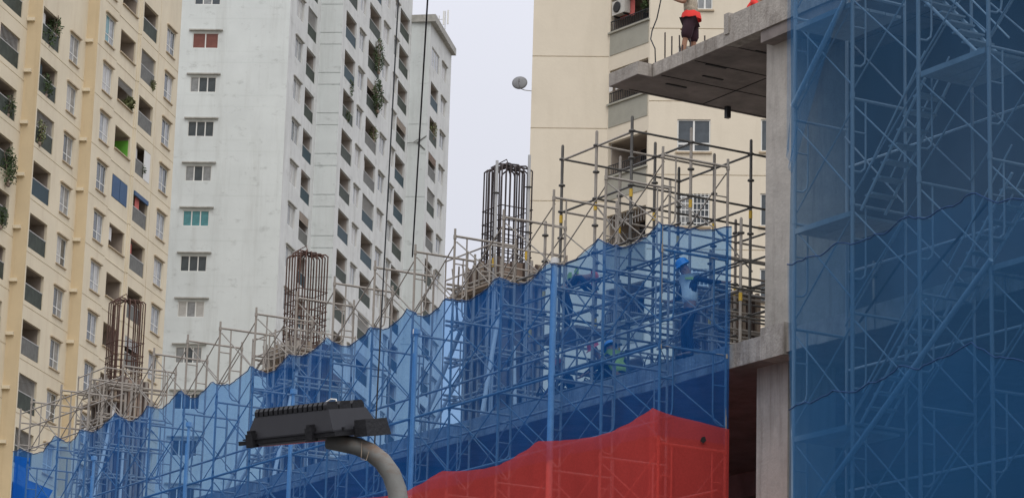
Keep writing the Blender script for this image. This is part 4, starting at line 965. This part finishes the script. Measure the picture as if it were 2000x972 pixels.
# ------------------------------------------------------------------ people
def skin(name, verts, edges, m, parent, sub=1):
    me = bpy.data.meshes.new(name); keys = list(verts)
    me.from_pydata([verts[k][0] for k in keys], [(keys.index(a), keys.index(b)) for a, b in edges], [])
    me.materials.append(m)
    o = link(name, me, parent)
    md = o.modifiers.new('skin', 'SKIN'); md.use_smooth_shade = True
    if not me.skin_vertices: return o
    for i, k in enumerate(keys):
        r = verts[k][1]; r = (r, r) if not isinstance(r, tuple) else r
        me.skin_vertices[0].data[i].radius = r
        me.skin_vertices[0].data[i].use_root = (i == 0)
    sb = o.modifiers.new('sub', 'SUBSURF'); sb.levels = sub; sb.render_levels = sub
    return o
def V(*a): return Vector(a)
def person(label, loc, rz, J, helmet=None, top='tan_shirt', legs='navy', shorts=False, vest=None, sleeves='long', hem=None, bulk=1.0):
    """J joints; person faces +X, left side +Y; metres above the ground they stand on"""
    t = thing('person', label, 'person', loc, rz)
    sk = {}
    sk['pelvis'] = (J['pelvis'], 0.12); sk['chest'] = (J['chest'], (0.15, 0.11)); sk['neck'] = (J['neck'], 0.055)
    hd = J['head']; up = (hd - J['neck']).normalized(); fw = J.get('face', V(1, 0, 0)).normalized()
    sk['jaw'] = (hd - up * 0.03 + fw * 0.02, 0.066); sk['skull'] = (hd + up * 0.06 - fw * 0.01, 0.09); sk['crown'] = (hd + up * 0.12 - fw * .01, 0.05)
    sk['nose'] = (hd + fw * 0.10, 0.014)
    E = [('pelvis', 'chest'), ('chest', 'neck'), ('neck', 'jaw'), ('jaw', 'skull'), ('skull', 'crown'), ('jaw', 'nose')]
    for s in 'LR':
        sk['sh' + s] = (J['sh' + s], 0.055); sk['el' + s] = (J['el' + s], 0.040); sk['wr' + s] = (J['wr' + s], 0.027)
        d = (J['wr' + s] - J['el' + s]).normalized(); side = d.cross(V(0, 0, 1)); side = side.normalized() if side.length > .1 else V(1, 0, 0)
        pm = J['wr' + s] + d * 0.075; sk['pm' + s] = (pm, (0.036, 0.018))
        E += [('chest', 'sh' + s), ('sh' + s, 'el' + s), ('el' + s, 'wr' + s), ('wr' + s, 'pm' + s)]
        for i, (o_, ln) in enumerate(((-.032, .062), (-.011, .075), (.011, .07), (.032, .055))):
            k1 = 'f%s%da' % (s, i); k2 = 'f%s%db' % (s, i); cur = side.cross(d)
            sk[k1] = (pm + side * o_ + d * (0.03 + ln * .5), 0.010); sk[k2] = (pm + side * o_ * 1.1 + d * (0.03 + ln * .8) + cur * 0.03, 0.008)
            E += [('pm' + s, k1), (k1, k2)]
        sk['th' + s] = (J['wr' + s] + d * 0.05 + side * (-.055), 0.011); sk['ti' + s] = (J['wr' + s] + d * 0.095 + side * (-.062), 0.009); E += [('wr' + s, 'th' + s), ('th' + s, 'ti' + s)]
        sk['hp' + s] = (J['hp' + s], 0.085); sk['kn' + s] = (J['kn' + s], 0.056); sk['cf' + s] = (J['kn' + s].lerp(J['an' + s], 0.3), 0.056); sk['an' + s] = (J['an' + s], 0.036)
        tf = J.get('toe' + s, J['an' + s] + V(0.15, 0, -0.06)); sk['to' + s] = (tf, (0.04, 0.03))
        E += [('pelvis', 'hp' + s), ('hp' + s, 'kn' + s), ('kn' + s, 'cf' + s), ('cf' + s, 'an' + s), ('an' + s, 'to' + s)]
    skin('body', sk, E, M['skin'], t, 1)
    # clothes
    c = {'chest': (J['chest'], (0.185, 0.13)), 'waist': (J['pelvis'].lerp(J['chest'], 0.4), (0.155, 0.12)), 'hem': (J['pelvis'] + (J['pelvis'] - J['chest']).normalized() * 0.02, (0.165, 0.13)), 'collar': (J['chest'].lerp(J['neck'], 0.7), (0.085, 0.075))}
    ce = [('chest', 'waist'), ('waist', 'hem'), ('chest', 'collar')]
    for s in 'LR':
        c['sh' + s] = (J['sh' + s], 0.07); c['u' + s] = (J['sh' + s].lerp(J['el' + s], 0.6), 0.055); ce += [('chest', 'sh' + s), ('sh' + s, 'u' + s)]
        if sleeves == 'long': c['e' + s] = (J['el' + s], 0.05); c['w' + s] = (J['wr' + s].lerp(J['el' + s], .12), 0.035); ce += [('u' + s, 'e' + s), ('e' + s, 'w' + s)]
    c = {k_: (p_, (r_[0] * bulk, r_[1] * bulk) if isinstance(r_, tuple) else r_ * bulk) for k_, (p_, r_) in c.items()}
    skin('shirt', c, ce, M[top], t, 1)
    if vest:
        v = {'chest': (J['chest'], (0.205, 0.155)), 'waist': (J['pelvis'].lerp(J['chest'], 0.4), (0.185, 0.15)), 'hem': (J['pelvis'], (0.185, 0.155)), 'cl': (J['chest'].lerp(J['neck'], .55), (0.11, 0.09))}
        skin('vest', v, [('chest', 'waist'), ('waist', 'hem'), ('chest', 'cl')], M[vest], t, 1)
    if hem:
        h = MB(); n_ = 20; pv = J['pelvis']
        rows = [[(pv.x + 0.155 * bulk * rr * math.cos(2 * math.pi * q / n_), pv.y + 0.20 * bulk * rr * math.sin(2 * math.pi * q / n_), pv.z + zz + .01 * math.sin(q * 2.1)) for q in range(n_ + 1)] for rr, zz in ((0.86, 0.10), (0.95, 0.05), (1.0, -0.01), (1.0, -0.03))]
        h.grid(rows); part('shirt_hem', h, M[hem], t)
    p = {'pelvis': (J['pelvis'] + V(0, 0, 0.03), (0.135, 0.115))}; pe = []
    for s in 'LR':
        p['hp' + s] = (J['hp' + s].lerp(J['kn' + s], 0.2), 0.098); p['md' + s] = (J['hp' + s].lerp(J['kn' + s], .5), 0.1 if shorts else 0.085); pe += [('pelvis', 'hp' + s), ('hp' + s, 'md' + s)]
        if shorts: p['kn' + s] = (J['hp' + s].lerp(J['kn' + s], .98), 0.098); pe += [('md' + s, 'kn' + s)]
        else: p['kn' + s] = (J['kn' + s], 0.072); p['cf' + s] = (J['kn' + s].lerp(J['an' + s], .5), 0.065); p['an' + s] = (J['an' + s], 0.058); pe += [('md' + s, 'kn' + s), ('kn' + s, 'cf' + s), ('cf' + s, 'an' + s)]
        skin('boot', {'a': (J['an' + s] + V(0, 0, .02), 0.05), 'h': (J['an' + s] + V(-.02, 0, -.045), 0.045), 't': (J.get('toe' + s, J['an' + s] + V(0.17, 0, -.06)), (0.048, 0.038))}, [('a', 'h'), ('h', 't')], M['boot'], t, 1)
    p = {k_: (p_, (r_[0] * bulk, r_[1] * bulk) if isinstance(r_, tuple) else r_ * bulk) for k_, (p_, r_) in p.items()}
    skin('shorts' if shorts else 'trousers', p, pe, M[legs], t, 1)
    hx = hd + up * 0.085 - fw * 0.01
    rot = up.to_track_quat('Z', 'X').to_euler()
    q = up.to_track_quat('Z', 'Y')
    if helmet:
        h = MB(); h.lathe([(0.145, 0.0), (0.128, 0.012), (0.124, 0.05), (0.105, 0.10), (0.06, 0.132), (0.0, 0.142)], n=18)
        o = part('helmet', h, M[helmet], t, loc=hx - up * 0.01); o.rotation_mode = 'QUATERNION'; o.rotation_quaternion = q
        pb = MB(); fl = q.inverted() @ fw; a = math.atan2(fl.y, fl.x)
        n = 7; vs = []; 
        for i in range(n):
            g = a + R(-55 + 110 * i / (n - 1)); vs.append((0.125 * math.cos(g), 0.125 * math.sin(g), 0.012)); e = 0.05 * math.cos(R(-55 + 110 * i / (n - 1)) * 1.1); vs.append(((0.14 + e) * math.cos(g), (0.14 + e) * math.sin(g), -0.012))
        pb.add(vs, [(2 * i, 2 * i + 2, 2 * i + 3, 2 * i + 1) for i in range(n - 1)]); pb.add([(x, y, z - .008) for x, y, z in vs], [(2 * i, 2 * i + 2, 2 * i + 3, 2 * i + 1) for i in range(n - 1)])
        part('helmet_peak', pb, M[helmet], o)
    else:
        h = MB(); h.lathe([(0.094, -0.07), (0.108, -0.02), (0.106, 0.02), (0.085, 0.06), (0.045, 0.085), (0.0, 0.092)], n=16)
        part('hair', h, M['hair'], t, loc=hd + up * 0.075 - fw * 0.03)
    ey = MB(); sd_ = up.cross(fw).normalized()
    for s in (-1, 1): c0 = hd + fw * 0.082 + up * 0.035 + sd_ * 0.03 * s; ey.box(c0.x - .008, c0.x + .008, c0.y - .012, c0.y + .012, c0.z - .006, c0.z + .006)
    part('eyes', ey, M['hair'], t)
    mo = MB(); c0 = hd + fw * 0.083 - up * 0.045; mo.box(c0.x - .006, c0.x + .006, c0.y - .022, c0.y + .022, c0.z - .004, c0.z + .004); part('mouth', mo, M['maroon'], t)
    for s in (-1, 1):
        er = MB(); c0 = hd + up * 0.02 + sd_ * 0.088 * s; er.box(c0.x - .022, c0.x + .018, c0.y - .01, c0.y + .01, c0.z - .03, c0.z + .03); part('ear', er, M['skin'], t)
    return t
def stand(lean=0.0, **k):
    J = dict(pelvis=V(0, 0, 0.93), chest=V(lean, 0, 1.28), neck=V(lean * 1.2, 0, 1.46), head=V(lean * 1.4 + 0.03, 0, 1.60),
             shL=V(lean, 0.19, 1.40), shR=V(lean, -0.19, 1.40), elL=V(lean - .02, 0.25, 1.12), elR=V(lean - .02, -0.25, 1.12), wrL=V(0.14, 0.24, 0.92), wrR=V(0.14, -0.24, 0.92),
             hpL=V(0, 0.10, 0.88), hpR=V(0, -0.10, 0.88), knL=V(0.03, 0.10, 0.48), knR=V(0.03, -0.10, 0.48), anL=V(0, 0.10, 0.10), anR=V(0, -0.10, 0.10))
    J.update(k); return J
# worker standing on the slab edge: faces picture-left, left arm (behind) holding the scaffold
J = stand(0.0, pelvis=V(-0.06, 0, 0.95), chest=V(-0.05, 0, 1.29), neck=V(-0.02, 0, 1.46), head=V(0.05, 0, 1.585), face=V(1, 0.1, -0.45),
          shL=V(-0.12, 0.17, 1.41), shR=V(0.02, -0.17, 1.40), elL=V(-0.38, 0.24, 1.33), wrL=V(-0.62, 0.12, 1.36), elR=V(0.10, -0.26, 1.13), wrR=V(0.24, -0.15, 1.05),
          knL=V(-0.03, 0.08, 0.50), anL=V(-0.08, 0.10, 0.10), knR=V(0.03, -0.08, 0.50), anR=V(0.02, -0.07, 0.10), hpL=V(-.08, .09, .90), hpR=V(-.03, -.09, .90))
person('worker in a blue helmet, pale pocket vest and navy trousers standing on the slab edge', W(44.75, 30.05, LZ), R(183), J, 'helmet_blue', 'navy', 'navy', vest='vest').scale = (1.07,) * 3
# shoulder stripe belongs to the vest: small strips
wk = [o for o in col.objects if o.name == 'person'][0]
m_ = MB(); m_.box(-0.09, 0.06, 0.196, 0.212, 1.36, 1.40); part('reflective_strip', m_, M['hiviz'], wk)
# same strip on the camera side (worker's left is towards +Y local)
# man on the upper slab
J = stand(0.03, wrL=V(0.30, 0.25, 1.25), elL=V(0.08, 0.30, 1.15), knL=V(0.09, 0.13, 0.47), anL=V(0.14, 0.14, 0.10), knR=V(-0.02, -0.13, 0.47), anR=V(-0.08, -0.15, 0.10))
person('man in tan shirt with red hem and dark maroon shorts standing on the upper slab', W(48.7, 32.72, UZ - 0.02), R(165), J, None, 'tan_shirt', 'maroon', shorts=True, sleeves='short', hem='red_cloth', bulk=1.22).scale = (1.12,) * 3
# crouching person in red at the top edge
def crouch(**k):
    J = dict(pelvis=V(-0.15, 0, 0.38), chest=V(0.08, 0, 0.68), neck=V(0.17, 0, 0.83), head=V(0.25, 0, 0.95), shL=V(0.08, .19, .78), shR=V(0.08, -.19, .78),
             elL=V(0.28, .24, .58), elR=V(0.28, -.24, .58), wrL=V(0.46, .14, .45), wrR=V(0.46, -.14, .45), hpL=V(-.12, .1, .36), hpR=V(-.12, -.1, .36),
             knL=V(.28, .15, .50), knR=V(.28, -.15, .50), anL=V(.05, .14, .10), anR=V(.05, -.14, .10)); J.update(k); return J
person('crouching person in a red shirt partly hidden behind the upper slab kerb', W(46.7, 32.85, UZ + 0.03), R(-25), crouch(), None, 'red_cloth', 'navy')
# leaning worker high on the scaffold by the tall pole
J = stand(0, pelvis=V(-0.1, 0, 0.92), chest=V(0.17, 0, 1.14), neck=V(0.31, 0, 1.18), head=V(0.43, 0, 1.20), face=V(.8, 0, -.6), shL=V(.2, .18, 1.18), shR=V(.2, -.18, 1.18),
          elL=V(.42, .24, .98), wrL=V(.60, .16, .86), elR=V(.4, -.24, .98), wrR=V(.58, -.16, .84), hpL=V(-.1, .1, .88), hpR=V(-.1, -.1, .88), knL=V(-.02, .1, .48), knR=V(.05, -.12, .5))
person('worker in dark blue with hi-vis bands and an orange helmet bending over the scaffold', W(50.7, 31.1, 14.35), R(5), J, 'helmet_pink', 'navy', 'navy')
wk = [o for o in col.objects if o.name.startswith('person')][-1]
for z in (0.02, 0.16):
    m_ = MB(); m_.box(-0.02 + z, 0.04 + z, -0.15, 0.15, 1.12 + z * .7, 1.24 + z * .7); part('reflective_strip', m_, M['hiviz'], wk)
tg = site_thing('work_platform', 'timber plank platform on tubes under the bending worker', 'platform', 50.7, 31.1, 14.25)
m_ = MB()
for k in range(4): m_ = MB(); m_.box(-51.6, -49.7, 30.7 + k * .24, 30.92 + k * .24, 14.25, 14.31); spart('plank', m_, M['timber'], tg)
for (x, y) in ((-51.5, 30.8), (-49.8, 30.8), (-51.5, 31.5), (-49.8, 31.5)):
    m_ = MB(); m_.tube((x, y, LZ), (x, y, 14.248), .025, 6); spart('leg', m_, M['steel'], tg)
person('crouching worker with an orange helmet beside the tall blue pole', W(50.8, 31.3, LZ), R(170), crouch(), 'helmet_pink', 'navy', 'navy')
person('crouching worker in dark clothes and a red helmet left of the hi-vis worker', W(49.0, 31.0, LZ), R(200), crouch(), 'helmet_red', 'navy', 'navy')
person('worker in a bright yellow green vest seen from behind, crouching on the slab', W(48.5, 30.95, LZ), R(120), crouch(), 'helmet_blue', 'navy', 'navy', vest='hiviz')

# ------------------------------------------------------------------ hanging cables
def cable(name, label, pa, pb, r=0.02):
    a, b = Vector(pa), Vector(pb); t = thing(name, label, 'cable', b)
    m = MB(); m.path([(a - b) * f for f in (1, .75, .5, .25, 0)], r, 6); part('strand', m, M['metal_dark'], t)
    return t
CABLES = []
cable('hanging_cable', 'thin dark cable hanging in front of the white tower, left one of two', (-1.957, 46.0, 17.3), (-2.071, 46.0, 9.5), 0.013)
cable('hanging_cable', 'thin dark cable hanging in front of the white tower, right one of two', (-1.60, 49.8, 18.6), (-1.979, 57.5, 15.4), 0.016)

# ------------------------------------------------------------------ street lamp
LZ0 = 4.058
lt = thing('street_lamp', 'black finned floodlight head on a bent weathered grey arm in front of the nets', 'street lamp', (-0.49, 14.12, 0.0))
def lamp_local(p): return (p[0] + 0.49, p[1] - 14.12, p[2])
arm = [(-0.86, 14.16, 4.075), (-0.80, 14.14, 4.062), (-0.72, 14.12, 4.045), (-0.655, 14.12, 4.02), (-0.595, 14.12, 3.975), (-0.55, 14.12, 3.915), (-0.52, 14.12, 3.84), (-0.502, 14.12, 3.74), (-0.492, 14.12, 3.6), (-0.49, 14.12, 3.3)]
m_ = MB(); m_.path([lamp_local(p) for p in arm], 0.041, 16, 0.05); a_ = part('arm', m_, M['arm'], lt)
m_ = MB(); m_.lathe([(0.10, 0), (0.10, 0.02), (0.075, 0.03), (0.07, 0.9), (0.052, 3.35)], n=20); part('pole', m_, M['arm'], lt)
m_ = MB(); m_.path([(-0.205, -.045, 4.06), (-.204, -.052, 4.01), (-.206, -.05, 3.975), (-0.18, -.045, 3.97), (-0.165, -.04, 4.03)], 0.0025, 5); part('wire_tie', m_, M['timber'], lt)
hx0 = Vector((-1.30 + 0.49, 14.245 - 14.12, 4.052))
hd = link('lamp_head', None, lt, hx0); hd.rotation_euler = Matrix.Rotation(R(-27), 4, 'Z').to_euler()
# base mesh carries tilt
def tilt(mb):
    a = R(13); out = []
    for x, y, z in mb.v: out.append((x, y * math.cos(a) - z * math.sin(a), y * math.sin(a) + z * math.cos(a) + x * 0.01))
    mb.v = out; return mb
def fr(mb, b0, b1, z0, z1):
    (x0, x1, y0, y1), (u0, u1, v0, v1) = b0, b1
    mb.add([(x0, y0, z0), (x1, y0, z0), (x1, y1, z0), (x0, y1, z0), (u0, v0, z1), (u1, v0, z1), (u1, v1, z1), (u0, v1, z1)],
           [(0, 3, 2, 1), (4, 5, 6, 7), (0, 1, 5, 4), (1, 2, 6, 5), (2, 3, 7, 6), (3, 0, 4, 7)]); return mb
old = hd; bpy.data.objects.remove(old)
m_ = MB(); fr(m_, (0.035, 0.545, 0.01, 0.34), (0.075, 0.505, 0.04, 0.30), 0.022, 0.118)
hd = part('lamp_head', tilt(m_), M['lamp_grey'], lt, loc=hx0, rot=(0, 0, R(-33)))
hd.scale = (1.03, 1.2, 1.1)
def hp(name, mb, m): return part(name, tilt(mb), M[m], hd)
m_ = MB(); m_.box(0.0, 0.56, 0.0, 0.35, 0.0, 0.018); hp('flange', m_, 'lamp')
m_ = MB(); m_.box(0.03, 0.555, -0.004, 0.353, 0.0195, 0.0265); hp('gasket', m_, 'lamp_grey')
m_ = MB(); m_.box(0.04, 0.42, 0.03, 0.31, -0.012, -0.002); hp('lens', m_, 'lens')
for i in range(15):
    for (y0, y1) in ((0.038, 0.12), (0.128, 0.21), (0.218, 0.302)):
        m_ = MB(); x = 0.078 + i * 0.0285
        prof = [(y0, 0.0), (y0 + .001, 0.020), (y0 + .014, 0.034), (y1 - .014, 0.034), (y1 - .001, 0.020), (y1, 0.0)]
        n = len(prof); vs = [(x, y, 0.1185 + z) for y, z in prof] + [(x + 0.019, y, 0.1185 + z) for y, z in prof]
        m_.add(vs, [tuple(range(n))[::-1], tuple(range(n, 2 * n))] + [(k, k + 1, n + k + 1, n + k) for k in range(n - 1)])
        hp('cooling_fin', m_, 'lamp')
for x in (0.06, 0.405):
    m_ = MB(); m_.box(x, x + 0.04, -0.018, 0.02, -0.014, 0.045); m_.box(x + .008, x + 0.03, -0.014, 0.02, 0.045, 0.06); hp('clamp', m_, 'lamp')
m_ = MB(); fr(m_, (0.562, 0.635, 0.13, 0.30), (0.562, 0.625, 0.14, 0.29), -0.012, 0.062); hp('mount_bracket', m_, 'lamp')
m_ = MB(); m_.lathe([(0.0, 0.0), (0.016, 0.0), (0.016, 0.012), (0.0, 0.014)], n=10)
m_.v = [(0.578 + x, 0.155 - z, 0.045 + y) for x, y, z in m_.v]; hp('bolt', m_, 'steel_light')
for x, y in ((0.552, 0.06), (0.552, 0.14)):
    m_ = MB(); m_.box(x, x + .012, y, y + .012, 0.024, 0.036); hp('screw', m_, 'lamp')
m_ = MB(); m_.path([(0.36, 0.2, 0.153), (0.40, 0.19, 0.165), (0.43, 0.19, 0.162), (0.43, 0.19, 0.145)], 0.004, 5); hp('cable_tie', m_, 'frame')

for o in list(col.objects):
    if '_o' in o.keys(): del o['_o']
